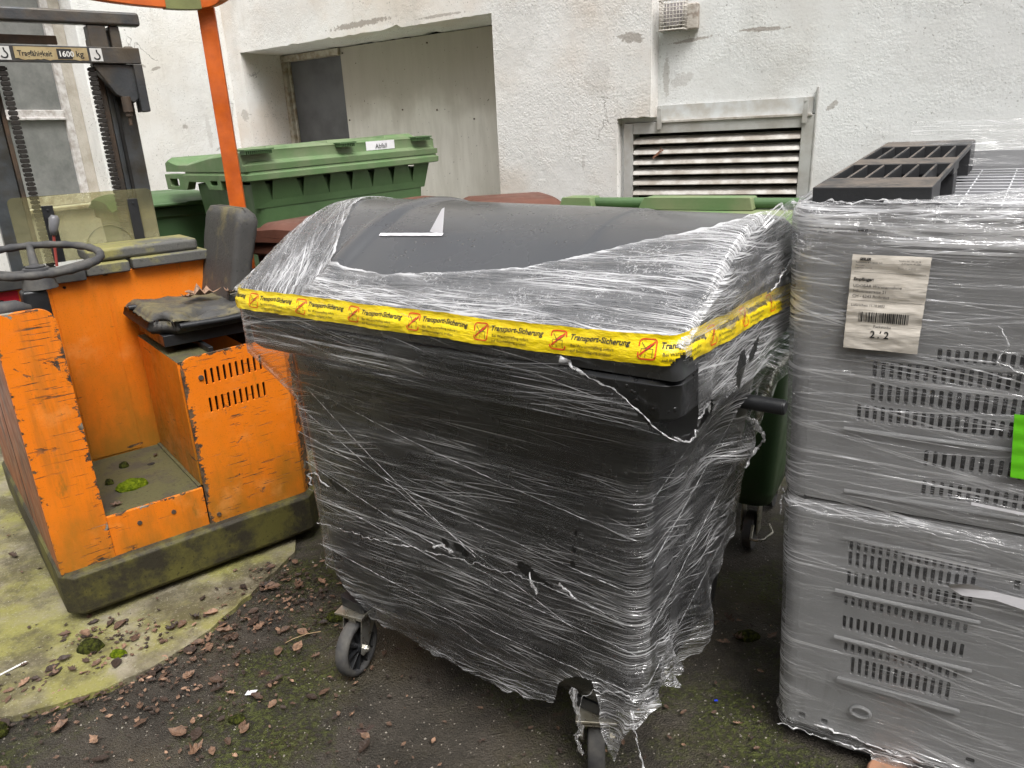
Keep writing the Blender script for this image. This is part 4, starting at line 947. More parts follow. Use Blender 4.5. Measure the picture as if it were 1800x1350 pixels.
# ================================================================== ORANGE FORKLIFT
TO = Vector((-1.741, 2.434, 0)); yt = R(38.1)
tk = empty('forklift', 'worn orange sit-in reach forklift with dark mast, torn seat and mossy skirt', 'forklift', TO, yt)
MT['or_side'] = mat_orange('orange_paint_left_panel', (-.02, .205, .20, 1.25), 1.5, (1.0, 1, 22), .30)
MT['or_box'] = mat_orange('orange_paint_seat_panel', (.56, 1.02, .20, .97), 1.1, (1.6, 1, 24), .28)
MT['or_wall'] = mat_orange('orange_paint_inner', None, .15, (1.5, 1, 9), .55)
MT['or_step'] = mat_orange('orange_paint_step', (.17, .575, .17, .41), 1.0, (1.6, 1, 16), .15)
MT['or_post'] = mat_simple('orange_red_paint', (.62, .125, .012), .45, col2=(.42, .080, .012), scale=6)
MT['skirt'] = mat_mossy('mossy_steel_skirt', (.022, .020, .015), (.045, .038, .022), (.115, .105, .026), .44, .62, .6, 4, False)
MT['shadeside'] = mat_simple('shaded_orange', (.30, .085, .022), .55, col2=(.10, .035, .016), scale=5)  # orange darkened to brown: the panel's shade is put into its colour
MT['ledge'] = mat_mossy('mossy_grey_trim', (.085, .088, .088), (.13, .125, .11), (.26, .24, .08), .50, .66, .6, 5)
MT['moss'] = mat_mossy('moss', (.05, .10, .008), (.10, .16, .012), (.14, .20, .015), .4, .7, .95, 30)
MT['floor'] = mat_mossy('mossy_floor_plate', (.055, .050, .038), (.085, .075, .05), (.10, .095, .04), .48, .66, .75, 6)
MT['seat'] = mat_mossy('mouldy_black_vinyl', (.050, .050, .050), (.080, .076, .070), (.17, .145, .075), .53, .72, .62, 5)
def chip_loop(pts, y0, y1, m, name, bevel=.004, parent=tk):
    bm = BM(); plate(bm, pts, [], y1-y0, xz(y0)); return obj(name, bm, m, parent, bevel=bevel)
# skirt with a chamfered corner
bm = BM()
foot = [(-.055, 1.5), (-.012, .02), (.03, -.03), (.985, -.03), (1.055, .05), (1.055, 1.5)]
def ring(z, off): return [bm.verts.new((x+(-off if x < .5 else off), y-(off if y < .5 else 0), z)) for x, y in foot]
A = ring(.035, -.03); B = ring(.06, 0); Cc = ring(.215, 0); D = ring(.228, -.012)
for a_, b_ in ((A, B), (B, Cc), (Cc, D)):
    for i in range(6): bm.faces.new((a_[i], a_[(i+1) % 6], b_[(i+1) % 6], b_[i]))
bm.faces.new(D); bm.faces.new(A[::-1])
obj('bumper_skirt', bm, 'skirt', tk, bevel=.006)
# left front panel (box), rounded at the top right
bm = BM(); plate(bm, rrect2(.0, .190, .215, 1.235, (0, 0, .05, .01), 6), [], .030, xz(.012)); obj('front_panel', bm, 'or_side', tk, bevel=.003)
bm = BM(); plate(bm, [(.045, .215), (.66, .215), (1.46, .20), (1.46, 1.20), (.50, 1.225), (.043, 1.225)], [], .02, lambda a, b, d: Vector((.0+d-.028*a, a, b))); obj('side_panel', bm, 'shadeside', tk, bevel=.003)
bm = BM(); box(bm, -.018, -.008, .60, .606, .24, 1.2); obj('panel_joint', bm, 'dark', tk)
bm = BM(); box(bm, .022, .175, .05, .665, 1.10, 1.17); obj('console_tray', bm, 'black', tk, bevel=.01)
# step front, floor
bm = BM(); plate(bm, rect(.1905, .558, .215, .398), [], .015, xz(.016)); st = obj('step_panel', bm, 'or_step', tk, bevel=.002)
for x in (.30, .43): bm = BM(); cyl(bm, (x, .016, .335), (x, .012, .335), .009, n=14); obj('screw', bm, 'rust', st)
bm = BM(); box(bm, .16, .562, .033, .672, .375, .397); box(bm, .545, .5595, .035, .665, .3975, .405); fl = obj('floor_plate', bm, 'floor', tk, bevel=.002)
bm = BM(); cyl(bm, (.46, .44, .3975), (.46, .44, .3985), .016, n=16); obj('drain_hole', bm, 'dark', fl)
# inner back wall
bm = BM(); plate(bm, [(.02, .38), (1.06, .38), (1.06, 1.25), (.51, 1.236), (.497, 1.232), (.497, 1.226), (.02, 1.222)], [], .02, xz(.675)); bw = obj('inner_wall', bm, 'or_wall', tk, bevel=.002)
bm = BM(); plate(bm, rrect2(.268, .478, .405, 1.232, .006), [], .004, xz(.6705)); obj('cover_panel', bm, 'or_wall', tk, bevel=.0015)
bm = BM(); cyl(bm, (.32, .671, 1.20), (.32, .666, 1.20), .006, n=10); obj('screw', bm, 'dark', bw)
bm = BM(); plate(bm, rect(.055, .150, 1.07, 1.215), [], .002, xz(.6725)); rs = obj('red_sticker', bm, mat_simple('red_sticker', (.70, .01, .03), .5, var=.1), bw)
ak = ([], []); fq = lambda a, b: Vector((a, .6715, b))
for z_ in (1.11, 1.17): add_stroke(ak, [(.085, z_), (.145, z_)], .010, fq); add_stroke(ak, [(.083+.012*math.cos(R(a)), z_+.012*math.sin(R(a))) for a in range(220, 510, 30)], .007, fq)
add_stroke(ak, [(.058, 1.073), (.058, 1.212)], .002, fq)
pyobj('wrench_symbol', ak[0], ak[1], 'ink', rs)
# trim ledges on top of the wall
bm = BM(); box(bm, .02, .408, .635, .76, 1.2225, 1.272); obj('trim', bm, mat_simple('dark_trim', (.045, .046, .048), .5, col2=(.09, .09, .08)), tk, bevel=.006)
bm = BM(); box(bm, .412, .585, .630, .78, 1.236, 1.285); box(bm, .597, .93, .632, .78, 1.243, 1.290); obj('trim', bm, 'ledge', tk, bevel=.008)
bm = BM(); box(bm, .43, .90, .665, .90, 1.288, 1.345); obj('padded_ledge', bm, 'ledge', tk, bevel=.018)
# engine and body block behind the wall
bm = BM(); box(bm, .05, 1.02, .76, 1.12, .22, 1.225); obj('rear_body', bm, 'black', tk, bevel=.01)
# seat box
bm = BM(); plate(bm, rect(.045, .665, .398, .938), [], .012, lambda a, b, d: Vector((.560+d, a, b))); obj('seat_box_side', bm, 'or_wall', tk, bevel=.002)
sl = []
for r_i, (z0, z1, a0) in enumerate(((.832, .897, .652), (.713, .777, .650))):
    for k in range(10): x = a0+k*.0252; sl.append([(a+.010*(b-z0), b+.004*k*.3) for a, b in rrect2(x-.0048, x+.0048, z0, z1, .0045, 3)])
bm = BM(); op = rrect2(.562, .985, .205, .958, (0, .0, .03, .05), 6); op = [(a, b+.035*max(0, a-.60) if b > .5 else b+.0) for a, b in op]
plate(bm, op, sl, .010, xz(.010)); sp_ = obj('vented_panel', bm, 'or_box', tk, bevel=.0015)
bm = BM(); plate(bm, [(0, .22), (.075, .205), (.085, .60), (.07, .90), (.045, .975), (0, .97)], [], .010, lambda a, b, d: Vector((.986+a*.72, .0105+a*.72+d, b))); obj('corner_panel', bm, 'or_box', tk, bevel=.002)
bm = BM(); cyl(bm, (.632, .010, .868), (.632, .004, .868), .010, n=16); obj('screw', bm, 'rust', sp_); bm = BM(); cyl(bm, (.60, .010, .262), (.60, .004, .262), .009, n=14); obj('screw', bm, 'rust', sp_)
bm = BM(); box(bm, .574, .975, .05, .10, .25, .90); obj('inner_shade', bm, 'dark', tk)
bm = BM(); box(bm, .5605, .72, .045, .665, .926, .940); box(bm, .72, .96, .50, .665, .926, .940); obj('box_top', bm, 'floor', tk, bevel=.002)
bm = BM(); box(bm, .58, .97, .11, .66, .30, .70); obj('battery', bm, 'dark', tk)
bm = BM(); box(bm, .70, .72, .08, .60, .94, .965); box(bm, .90, .92, .08, .60, .90, .965); obj('seat_rail', bm, 'black', tk, bevel=.003)
# cushion: torn vinyl with foam edge
bm = BM(); V_, F_ = [], []; NXc, NYc = 56, 60
def cush(u_, v_):
    x = .53+.50*u_; y = .15+.50*v_
    ex = min(u_, 1-u_); ey = min(v_, 1-v_); r_c = .10
    ed_ = max(0, 1-min(ex, ey)/r_c); z = 1.118-.035*ed_**2.2+.010*fbm(x*6, y*6)+.004*fbm(x*22, y*22)
    z += .018*math.exp(-((u_-.5)/.35)**2)*-1
    k = 1-.06*(ed_**3)
    if u_ < .16 and v_ < .16: x += .05*(1-u_/.16)*(1-v_/.16); y += .05*(1-u_/.16)*(1-v_/.16)
    tear = math.exp(-((v_-.10-.15*max(0, u_-.35)-.03*math.sin(u_*17))/.045)**2)*sstep(.22, .34, u_)*(1-sstep(.80, .92, u_))
    z -= .040*tear
    return (x, y, z)
for i in range(NXc+1):
    for j in range(NYc+1): V_.append(cush(i/NXc, j/NYc))
for i in range(NXc):
    for j in range(NYc): k = i*(NYc+1)+j; F_.append((k, k+NYc+1, k+NYc+2, k+1))
b = len(V_); per = [(i, 0) for i in range(NXc+1)]+[(NXc, j) for j in range(1, NYc+1)]+[(i, NYc) for i in range(NXc-1, -1, -1)]+[(0, j) for j in range(NYc-1, 0, -1)]
for i, j in per:
    p = V_[i*(NYc+1)+j]; V_.append((p[0]+(.012 if i == NXc else -.012 if i == 0 else 0), p[1]+(-.012 if j == 0 else 0), p[2]-.030)); 
for i, j in per: p = V_[i*(NYc+1)+j]; V_.append((p[0]*.97+.0225, p[1]*.96+.02, 1.025))
np_ = len(per)
for k in range(np_):
    k2 = (k+1) % np_; a = per[k][0]*(NYc+1)+per[k][1]; c2 = per[k2][0]*(NYc+1)+per[k2][1]
    F_.append((a, c2, b+k2, b+k)); F_.append((b+k, b+k2, b+np_+k2, b+np_+k))
F_.append(tuple(b+np_+k for k in range(np_)))
sc_ = pyobj('seat_cushion', V_, F_, 'seat', tk, smooth=True)
bm = BM(); box(bm, .56, 1.0, .18, .60, .975, 1.022); tube(bm, [(.62, .135, 1.060), (.80, .132, 1.056), (1.0, .14, 1.060)], .013, 10); cyl(bm, (.515, .50, 1.10), (.55, .50, 1.10), .012, n=12)
obj('seat_pan', bm, 'black', sc_, bevel=.003)
# backrest
def brest(bm):
    N = 14; rows = []
    for j in range(N+1):
        tz_ = j/N; z = 1.07+.415*tz_; xc = .875+.095*tz_
        ins = .030*max(0, 1-tz_/.12)**2+.040*max(0, 1-(1-tz_)/.12)**2
        y0, y1 = .255+ins+.02*(1-tz_), .70-ins
        th0 = .0+.010*max(0, 1-(1-tz_)/.12)**2; th = .105-.045*max(0, 1-(1-tz_)/.16)**2-.02*(1-tz_)
        rows.append([bm.verts.new((x+.003*fbm(y*30, z*30), y, z)) for x, y in loop(xc+th0, xc+th, y0, y1, .028, nx=3, ny=10, k=5)])
    n_ = len(rows[0])
    for A, B in zip(rows, rows[1:]):
        for i in range(n_): bm.faces.new((A[i], A[(i+1) % n_], B[(i+1) % n_], B[i]))
    bm.faces.new(rows[0][::-1]); bm.faces.new(rows[-1])
bm = BM(); brest(bm); br = obj('backrest', bm, 'seat', tk, smooth=True)
bm = BM(); box(bm, 1.0, 1.02, .30, .36, .98, 1.22); box(bm, 1.0, 1.02, .54, .60, .98, 1.22); tube(bm, [(1.0, .24, 1.14), (1.05, .26, 1.13), (1.09, .30, 1.08), (1.06, .32, 1.02)], .012, 10); box(bm, .99, 1.08, .25, .50, 1.005, 1.04); obj('seat_bracket', bm, 'black', tk, bevel=.004)
# steering wheel and column
ws = Vector((.20, .33, 1.370)); q_ = Matrix.Rotation(R(8), 3, 'X')
bm = BM(); tube(bm, [ws+q_ @ Vector((.225*math.cos(a), .225*math.sin(a), 0)) for a in np.linspace(0, 2*math.pi, 64, endpoint=False)], [.0145+.002*math.sin(k*2.2) for k in range(64)], 12, closed=True)
sw = obj('steering_wheel', bm, 'rubber', tk, smooth=True)
bm = BM()
for a in (R(200), R(330), R(85)):
    e_ = ws+q_ @ Vector((.22*math.cos(a), .22*math.sin(a), 0)); m_ = ws+q_ @ Vector((.08*math.cos(a), .08*math.sin(a), -.045)); tube(bm, [ws+Vector((0, 0, -.055)), m_, e_], [.020, .017, .012], 10)
cyl(bm, ws+Vector((0, 0, -.11)), ws+Vector((0, 0, -.03)), .062, .045, n=28); cyl(bm, ws+Vector((0, 0, -.03)), ws+Vector((0, 0, -.022)), .034, n=28)
obj('spokes', bm, 'rubber', sw, bevel=.003)
bm = BM(); box(bm, .130, .215, .28, .37, 1.05, 1.262); obj('steering_column', bm, 'black', tk, bevel=.012)
bm = BM(); tube(bm, [(-.02, .10, 1.215), (.05, .10, 1.238), (.09, .10, 1.238), (.13, .11, 1.225)], [.028, .030, .028, .016], 14); obj('armrest', bm, 'rubber', tk, smooth=True)
bm = BM(); tube(bm, [(.335, .86, 1.27), (.345, .86, 1.36), (.352, .86, 1.41)], .006, 8); lvv = obj('lever', bm, mat_simple('red_lever', (.30, .05, .04), .5), tk)
bm = BM(); tube(bm, [(.352, .86, 1.405), (.356, .86, 1.43), (.368, .86, 1.475), (.372, .86, 1.49)], [.012, .018, .022, .012], 12); obj('lever_knob', bm, mat_simple('grey_knob', (.16, .16, .17), .45), lvv, smooth=True)
# clear dirty screen
t = NT('dirty_acrylic'); o = t.obj(); X, Y, Z = t.xyz(o)
d = t.math('ADD', t.ramp(t.noise(o, 5, 6, .7), .3, .75, .05, .30), t.ramp(Z, 1.56, 1.28, 0, .22))
cl = t.mix(t.noise(o, 7, 4), (.34, .31, .17), (.42, .40, .26))
t.fin(t.n('MixShader', _0=t.math('MINIMUM', d, .9), _1=t.n('MixShader', _0=.10, _1=t.n('BsdfTransparent', Color=(.83, .82, .66)).outputs[0], _2=t.n('BsdfGlossy', Color=(1, 1, 1), Roughness=.1).outputs[0]).outputs[0], _2=t.bsdf(cl, .6)).outputs[0])
bm = BM(); plate(bm, rrect2(.215, .80, 1.28, 1.572, (0, 0, .025, .025), 5), [], .005, xz(.92)); sn = obj('clear_screen', bm, t.m, tk)
for x in (.335, .685): bm = BM(); box(bm, x, x+.045, .905, .912, 1.28, 1.53); cyl(bm, (x+.022, .905, 1.51), (x+.022, .90, 1.51), .006, n=8); obj('screen_strap', bm, 'black', sn, bevel=.002)
bm = BM(); tube(bm, [(.58+.11*math.cos(a), .917, 1.29+.13*math.sin(a)) for a in np.linspace(0, math.pi, 30)], .0012, 5); obj('screen_scratch', bm, 'ledge', sn)
# mast
def mast_box(name, b_, m, bev=.004):
    bm = BM()
    for a in b_: box(bm, *a)
    return obj(name, bm, m, tk, bevel=bev)
mast_box('mast_rail', [(.755, .868, 1.20, 1.212, .12, 2.29), (.757, .769, 1.2125, 1.29, .12, 2.29), (.856, .868, 1.2125, 1.29, .12, 2.29)], 'steel_blue')
mast_box('mast_rail', [(.19, .300, 1.20, 1.212, .12, 2.29), (.191, .203, 1.2125, 1.29, .12, 2.29), (.288, .300, 1.2125, 1.29, .12, 2.29)], 'steel_blue')
mast_box('inner_rail', [(.722, .752, 1.19, 1.26, .15, 2.25)], 'rust'); mast_box('inner_rail', [(.303, .322, 1.19, 1.26, .15, 2.25)], 'rust')
mast_box('dark_mast_strip', [(.776, .790, 1.17, 1.198, .15, 2.02)], 'dark', .002)  # narrow near-black upright between the rust and blue-grey rails
bm = BM(); box(bm, -.06, .955, 1.15, 1.21, 2.305, 2.365); obj('mast_top_bar', bm, 'steel', tk, bevel=.012)
bm = BM(); box(bm, .72, .80, 1.16, 1.24, 2.14, 2.3045); box(bm, .815, .86, 1.17, 1.26, 2.14, 2.3045); box(bm, .86, .90, 1.14, 1.22, 2.17, 2.215); obj('mast_head', bm, 'steel', tk, bevel=.006)
bm = BM(); box(bm, -.05, .60, 1.235, 1.26, 2.225, 2.262); obj('rear_cross_bar', bm, 'rust', tk, bevel=.003)
bm = BM(); box(bm, -.06, .915, 1.105, 1.135, 2.135, 2.205); cb = obj('cross_bar', bm, 'steel', tk, bevel=.003)
for x, w_ in ((.70, .205), (.17, .17)):
    bm = BM(); plate(bm, [(x, 2.134), (x+w_, 2.134), (x+w_, 2.01), (x+w_-.05, 1.96), (x+.08, 2.0)] if x > .5 else [(x, 2.134), (x+w_, 2.134), (x+w_-.05, 2.0), (x, 1.985)], [], .06, xz(1.12)); bk = obj('mast_bracket', bm, 'steel', tk, bevel=.006)
bm = BM(); box(bm, .875, .915, 1.10, 1.19, 1.92, 2.133); obj('mast_bracket', bm, 'steel', tk, bevel=.004)
bm = BM(); cyl(bm, (.82, 1.13, 1.99), (.82, 1.13, 1.92), .022, n=16); cyl(bm, (.82, 1.13, 1.92), (.82, 1.13, 1.90), .017, n=6); cyl(bm, (.82, 1.13, 1.90), (.82, 1.13, 1.86), .009, n=10); obj('hydraulic_fitting', bm, 'rust', tk, bevel=.001)
for x in (.700, .345):
    bm = BM(); k = 0; z = 2.12
    while z > 1.0:
        box(bm, x-(.017 if k % 2 else .012), x+(.017 if k % 2 else .012), 1.13, 1.155, z-.019, z); cyl(bm, (x-.019, 1.142, z-.010), (x+.019, 1.142, z-.010), .0065, n=8); z -= .0205; k += 1
    obj('chain', bm, mat_simple('greasy_chain', (.030, .026, .022), .6, .2, bump=.002) if x > .5 else bpy.data.materials['greasy_chain'], tk, bevel=.002)
# capacity plate and hooks
bm = BM(); plate(bm, [(.40+.29*i/24, 2.146+.007*fbm(i*.5, 3)-.0+(.004 if i < 2 else 0)) for i in range(25)]+[(.69, 2.198), (.40, 2.198)], [], .0012, xz(1.1035)); cp = obj('capacity_plate', bm, mat_simple('yellowed_sign', (.42, .34, .18), .6, col2=(.30, .22, .11), scale=25), cb)
bm = BM(); box(bm, .565, .625, 1.1018, 1.1030, 2.150, 2.192); obj('number_field', bm, 'ink', cp)
for x in (.335, .70): bm = BM(); box(bm, x, x+.05, 1.1028, 1.1042, 2.143, 2.198); obj('hook_sign', bm, 'white_ink', cb)
a1, a2 = ([], []), ([], [])
add_text(a1, 'Tragfähigkeit', .032, .412, 2.160, lambda a, b: Vector((.412+(a-.412)*.80, 1.1028, b)), bold=.0006); add_text(a1, 'kg', .036, .640, 2.160, lambda a, b: Vector((a, 1.1028, b)), bold=.0006)
add_text(a2, '1600', .032, .569, 2.160, lambda a, b: Vector((a, 1.1010, b)), bold=.0008)
for x in (.360, .725):
    hk = [(x+.003, 2.192), (x+.004, 2.180), (x+.010, 2.172)]+[(x+.001+.013*math.cos(R(a)), 2.163+.012*math.sin(R(a))) for a in range(40, -170, -25)]
    add_stroke(a1, hk, .006, lambda a, b: Vector((a, 1.1018, b)))
pyobj('sign_text', a1[0], a1[1], 'ink', cp); pyobj('sign_number', a2[0], a2[1], 'white_ink', cp)
# overhead guard
pm = Matrix.Translation((1.135, .735, 0)) @ Matrix.Rotation(R(-24), 4, 'Z')
bm = BM(); box(bm, -.036, .036, -.006, .006, 1.0, 2.345, pm); box(bm, .026, .036, .0065, .05, 1.0, 2.345, pm); box(bm, -.036, -.026, .0065, .05, 1.0, 2.345, pm); obj('guard_post', bm, 'or_post', tk, bevel=.003)
bm = BM(); bar = [(-.3, .50, 2.42), (.30, .60, 2.375), (.55, .66, 2.345), (.75, .695, 2.328), (.95, .71, 2.322), (1.08, .71, 2.326), (1.16, .69, 2.338), (1.20, .62, 2.362), (1.215, .4, 2.37), (1.22, -.3, 2.38)]
rows = []
for p in spl(bar, 8): rows.append(p)
for i, p in enumerate(rows):
    a = rows[max(i-1, 0)]; b_ = rows[min(i+1, len(rows)-1)]; d_ = Vector(b_)-Vector(a); s_ = d_.cross(Vector((0, 0, 1))).normalized()*.02
    vs = [bm.verts.new(Vector(p)+s_*sx+Vector((0, 0, sz))) for sx, sz in ((-1, 0), (1, 0), (1, .085), (-1, .085))]
    if i: [bm.faces.new((prv[k], vs[k], vs[(k+1) % 4], prv[(k+1) % 4])) for k in range(4)]
    prv = vs
gb_ = obj('guard_rail', bm, 'or_post', tk, bevel=.004)
bm = BM(); prv = None
for i, p in enumerate(rows):
    if not (.93 < p[0] < 1.115 and p[1] > .65): continue
    a = rows[max(i-1, 0)]; b_ = rows[min(i+1, len(rows)-1)]; d_ = Vector(b_)-Vector(a); s_ = d_.cross(Vector((0, 0, 1))).normalized()*.0225
    vs = [bm.verts.new(Vector(p)+s_*sx+Vector((0, 0, sz))) for sx, sz in ((-1, -.0025), (1, -.0025), (1, .0875), (-1, .0875))]
    if prv: [bm.faces.new((prv[k], vs[k], vs[(k+1) % 4], prv[(k+1) % 4])) for k in range(4)]
    prv = vs
obj('green_band', bm, mat_simple('olive_band', (.20, .22, .08), .6), gb_)
# hidden drive wheels
bm = BM()
for x, y in ((.1, .35), (.9, .35), (.1, 1.2), (.9, 1.2)): cyl(bm, (x-.05, y, .09), (x+.05, y, .09), .09, n=32)
obj('wheels', bm, 'black', tk, bevel=.01)
for o_ in [x for x in bpy.data.objects if x.name.startswith('wheels')]: bpy.data.objects.remove(o_)
for x, y in ((.1, .35), (.9, .35), (.1, 1.2), (.9, 1.2)): bm = BM(); cyl(bm, (x-.05, y, .09), (x+.05, y, .09), .09, n=32); obj('wheel', bm, 'black', tk, bevel=.01)
# legs of the mast to the ground
mast_box('mast_foot', [(.17, .90, 1.13, 1.30, .10, .22)], 'steel')

# ================================================================== OTHER BINS
B0 = Vector((-1.378, 4.155, 0)); ybn = R(45.5)
gb = empty('wheeled_waste_container', 'large green four-wheeled container with flat lid and the Abfall sticker, below the alcove', 'waste container', B0, ybn)
def lean(a, b, z): return Vector((a, b, z+.022*a*sstep(.5, 1.5, z)))
def lplate(outer, holes, th, kind, pos):
    bm = BM()
    fn = {'front': lambda a, b, d: lean(a, pos+d, b), 'side': lambda a, b, d: lean(pos+d, a, b), 'top': lambda a, b, d: lean(a, b, pos-d)}[kind]
    plate(bm, outer, holes, th, fn); return bm
bm = BM(); rows = [[bm.verts.new(lean(x, y, z)) for x, y in loop(x0, x1, y0, y1, .05)] for z, x0, x1, y0, y1 in ((.42, .16, 1.20, .16, .62), (.50, .13, 1.23, .13, .66), (1.0, .09, 1.265, .09, .74), (1.50, .06, 1.29, .065, .80), (1.53, .06, 1.29, .065, .80))]
for A, B in zip(rows, rows[1:]):
    for i in range(len(A)): bm.faces.new((A[i], A[(i+1) % len(A)], B[(i+1) % len(A)], B[i]))
bm.faces.new(rows[0][::-1]); body = obj('body', bm, 'green', gb, smooth=True)
tri = []
for x in (.16, .36, .54, .70, .86, 1.02, 1.18): tri.append([(x-.048, 1.548), (x, 1.44), (x+.004, 1.548)])
bm = BM(); plate(bm, [(.05, 1.40), (1.285, 1.40), (1.31, 1.552), (.03, 1.552)], tri, .004, lambda a, b, d: lean(a, .066-.036*sstep(1.40, 1.55, b)+d, b)); obj('flared_skirt', bm, 'green', gb)
bm = BM(); rr_ = [[bm.verts.new(lean(x, y, z)) for x, y in loop(x0, x1, y0, y1, .03)] for z, x0, x1, y0, y1 in ((1.552, .0, 1.37, .0, .80), (1.556, -.012, 1.378, -.008, .80), (1.588, -.014, 1.380, -.010, .80), (1.594, 0, 1.37, .004, .80), (1.604, 0, 1.37, .004, .80))]
for A, B in zip(rr_, rr_[1:]):
    for i in range(len(A)): bm.faces.new((A[i], A[(i+1) % len(A)], B[(i+1) % len(A)], B[i]))
bm.faces.new(rr_[0][::-1]); bm.faces.new(rr_[-1]); obj('rim', bm, 'green_dusty', gb, bevel=.003)
# side grip frame reaching back to the hinge
bm = lplate([(.30, 1.505), (.46, 1.505), (.50, 1.545), (.72, 1.548), (.76, 1.500), (1.05, 1.500), (1.06, 1.592), (.30, 1.592)], [rrect2(.86, .99, 1.52, 1.565, .01), rrect2(.345, .43, 1.53, 1.562, .008)], .05, 'side', -.012); obj('side_grip', bm, 'green_dusty', gb, bevel=.004)
# lid
LP = [(.0, 1.606), (-.004, 1.640), (.012, 1.652), (.030, 1.655), (.034, 1.700), (.030, 1.712), (.06, 1.722), (.22, 1.730), (.42, 1.718), (.60, 1.697), (.72, 1.668), (.80, 1.645), (.87, 1.645), (.93, 1.672), (1.0, 1.690), (1.04, 1.675), (1.045, 1.606)]
bm = BM(); prv = None
for x in list(np.linspace(-.005, 1.365, 40)):
    e = min(x+.005, 1.365-x); k = .018*max(0, 1-e/.03); row = [bm.verts.new(lean(x, y, z-k*(z > 1.65)-(0.022 if (x < .17 or x > 1.2) and .2 < y < .8 else 0)*sstep(1.65, 1.7, z))) for y, z in LP]
    if prv: [bm.faces.new((prv[i], row[i], row[i+1], prv[i+1])) for i in range(len(LP)-1)]
    else: bm.faces.new(row)
    prv = row
bm.faces.new(prv[::-1]); ld = obj('lid', bm, 'green_dusty', gb, bevel=.004)
bm = BM()
for a0, a1, zt_ in ((.16, .30, 1.732), (.56, .76, 1.738), (.98, 1.22, 1.742)):
    for b0 in (0,): 
        vs = [bm.verts.new(lean(*p)) for p in ((a0, .05, 1.72), (a1, .05, 1.72), (a1-.02, .08, zt_), (a0+.02, .08, zt_), (a0, .6, 1.69), (a1, .6, 1.69), (a1-.02, .5, zt_-.012), (a0+.02, .5, zt_-.012))]
        for f_ in ((0, 1, 2, 3), (3, 2, 6, 7), (7, 6, 5, 4), (0, 3, 7, 4), (1, 5, 6, 2)): bm.faces.new([vs[i] for i in f_])
obj('lid_rib', bm, 'green_dusty', ld, bevel=.003)
for a0, a1 in ((-.01, .165), (.595, .71), (1.17, 1.30)):
    bm = BM(); vs = box(bm, a0, a1, -.03, .05, 1.712, 1.720)
    for k in range(int((a1-a0)/.012)): box(bm, a0+.004+k*.012, a0+.008+k*.012, -.028, .03, 1.694, 1.7115)
    for v in bm.verts: v.co = lean(*v.co)
    obj('comb_grip', bm, 'green', ld)
bm = BM(); plate(bm, rect(.818, 1.035, 1.660, 1.712), [], .0015, lambda a, b, d: lean(a, .0275+d+.0015*math.sin(a*40), b)); lbq = obj('sticker', bm, 'paper', gb)
ac = ([], []); add_text(ac, 'Abfall', .040, .885, 1.668, lambda a, b: lean(a, .0255, b), bold=.0); pyobj('sticker_text', ac[0], ac[1], 'ink', lbq)
for x, y in ((.25, .22), (1.1, .22), (.25, .62), (1.1, .62)):
    bm = BM(); cyl(bm, (x-.02, y, .30), (x+.02, y, .30), .08, n=28); box(bm, x-.03, x+.03, y-.03, y+.03, .36, .43); obj('wheel', bm, 'rubber', gb, bevel=.003)
# green container behind the wrapped one (right)
GB = Vector((.945, 2.579, 0)); ygb = -R(31)
g2 = empty('wheeled_waste_container', 'pale green container behind the wrapped one, its hinge side under the louvre', 'waste container', GB, ygb)
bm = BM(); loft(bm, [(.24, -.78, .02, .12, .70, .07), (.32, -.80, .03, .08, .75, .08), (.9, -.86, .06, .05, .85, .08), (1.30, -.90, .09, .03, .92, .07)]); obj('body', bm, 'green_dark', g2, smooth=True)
bm = BM(); loft(bm, [(1.255, -.95, .12, -.02, .98, .04), (1.26, -.96, .13, -.03, .99, .04), (1.325, -.96, .13, -.03, .99, .04), (1.33, -.95, .12, -.02, .98, .04)]); obj('rim', bm, 'green_dark', g2, smooth=False, bevel=.003)
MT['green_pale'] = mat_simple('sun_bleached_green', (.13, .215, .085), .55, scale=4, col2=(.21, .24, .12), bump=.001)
LP = [(-.03, 1.332), (-.035, 1.365), (-.01, 1.385), (.04, 1.405), (.085, 1.432), (.10, 1.436), (.19, 1.436), (.22, 1.430), (.55, 1.425), (.9, 1.39), (.98, 1.36), (.99, 1.332)]
bm = BM(); prv = None
for x in np.linspace(-.96, .13, 30):
    k = .02*max(0, 1-min(x+.96, .13-x)/.03); row = [bm.verts.new((x, y, z-k*(z > 1.37))) for y, z in LP]
    if prv: [bm.faces.new((prv[i], row[i], row[i+1], prv[i+1])) for i in range(len(LP)-1)]
    else: bm.faces.new(row)
    prv = row
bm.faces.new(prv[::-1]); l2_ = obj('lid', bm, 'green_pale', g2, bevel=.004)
bm = BM()
for a0, a1 in ((-.90, -.74), (-.55, -.105)):
    plate(bm, [(a0-.0, 1.437), (a1+.0, 1.437), (a1-.012, 1.482), (a0+.025, 1.482)], [], .10, xz(.095))
obj('hinge_block', bm, 'green_pale', l2_, bevel=.006)
bm = BM(); cyl(bm, (-.90, .150, 1.458), (.10, .150, 1.458), .020, n=20); obj('hinge_tube', bm, 'green', l2_)
for x, y in ((-.62, .2), (-.06, .2), (-.62, .62), (-.06, .62)):
    bm = BM(); cyl(bm, (x-.02, y, .085), (x+.02, y, .085), .085, n=28); cw = obj('wheel', bm, 'rubber', g2, bevel=.004)
    bm = BM(); box(bm, x-.035, x-.03, y-.04, y+.04, .08, .22); box(bm, x+.03, x+.035, y-.04, y+.04, .08, .22); box(bm, x-.035, x+.035, y-.04, y+.04, .22, .2395); obj('fork', bm, 'zinc', cw)
bm = BM(); tube(bm, [(-.035, .115, .15), (-.025, .04, .13), (.0, .01, .145), (.035, .01, .16), (.055, .05, .175), (.03, .11, .175)], .006, 8); obj('brake_lever', bm, 'zinc', g2, smooth=True)
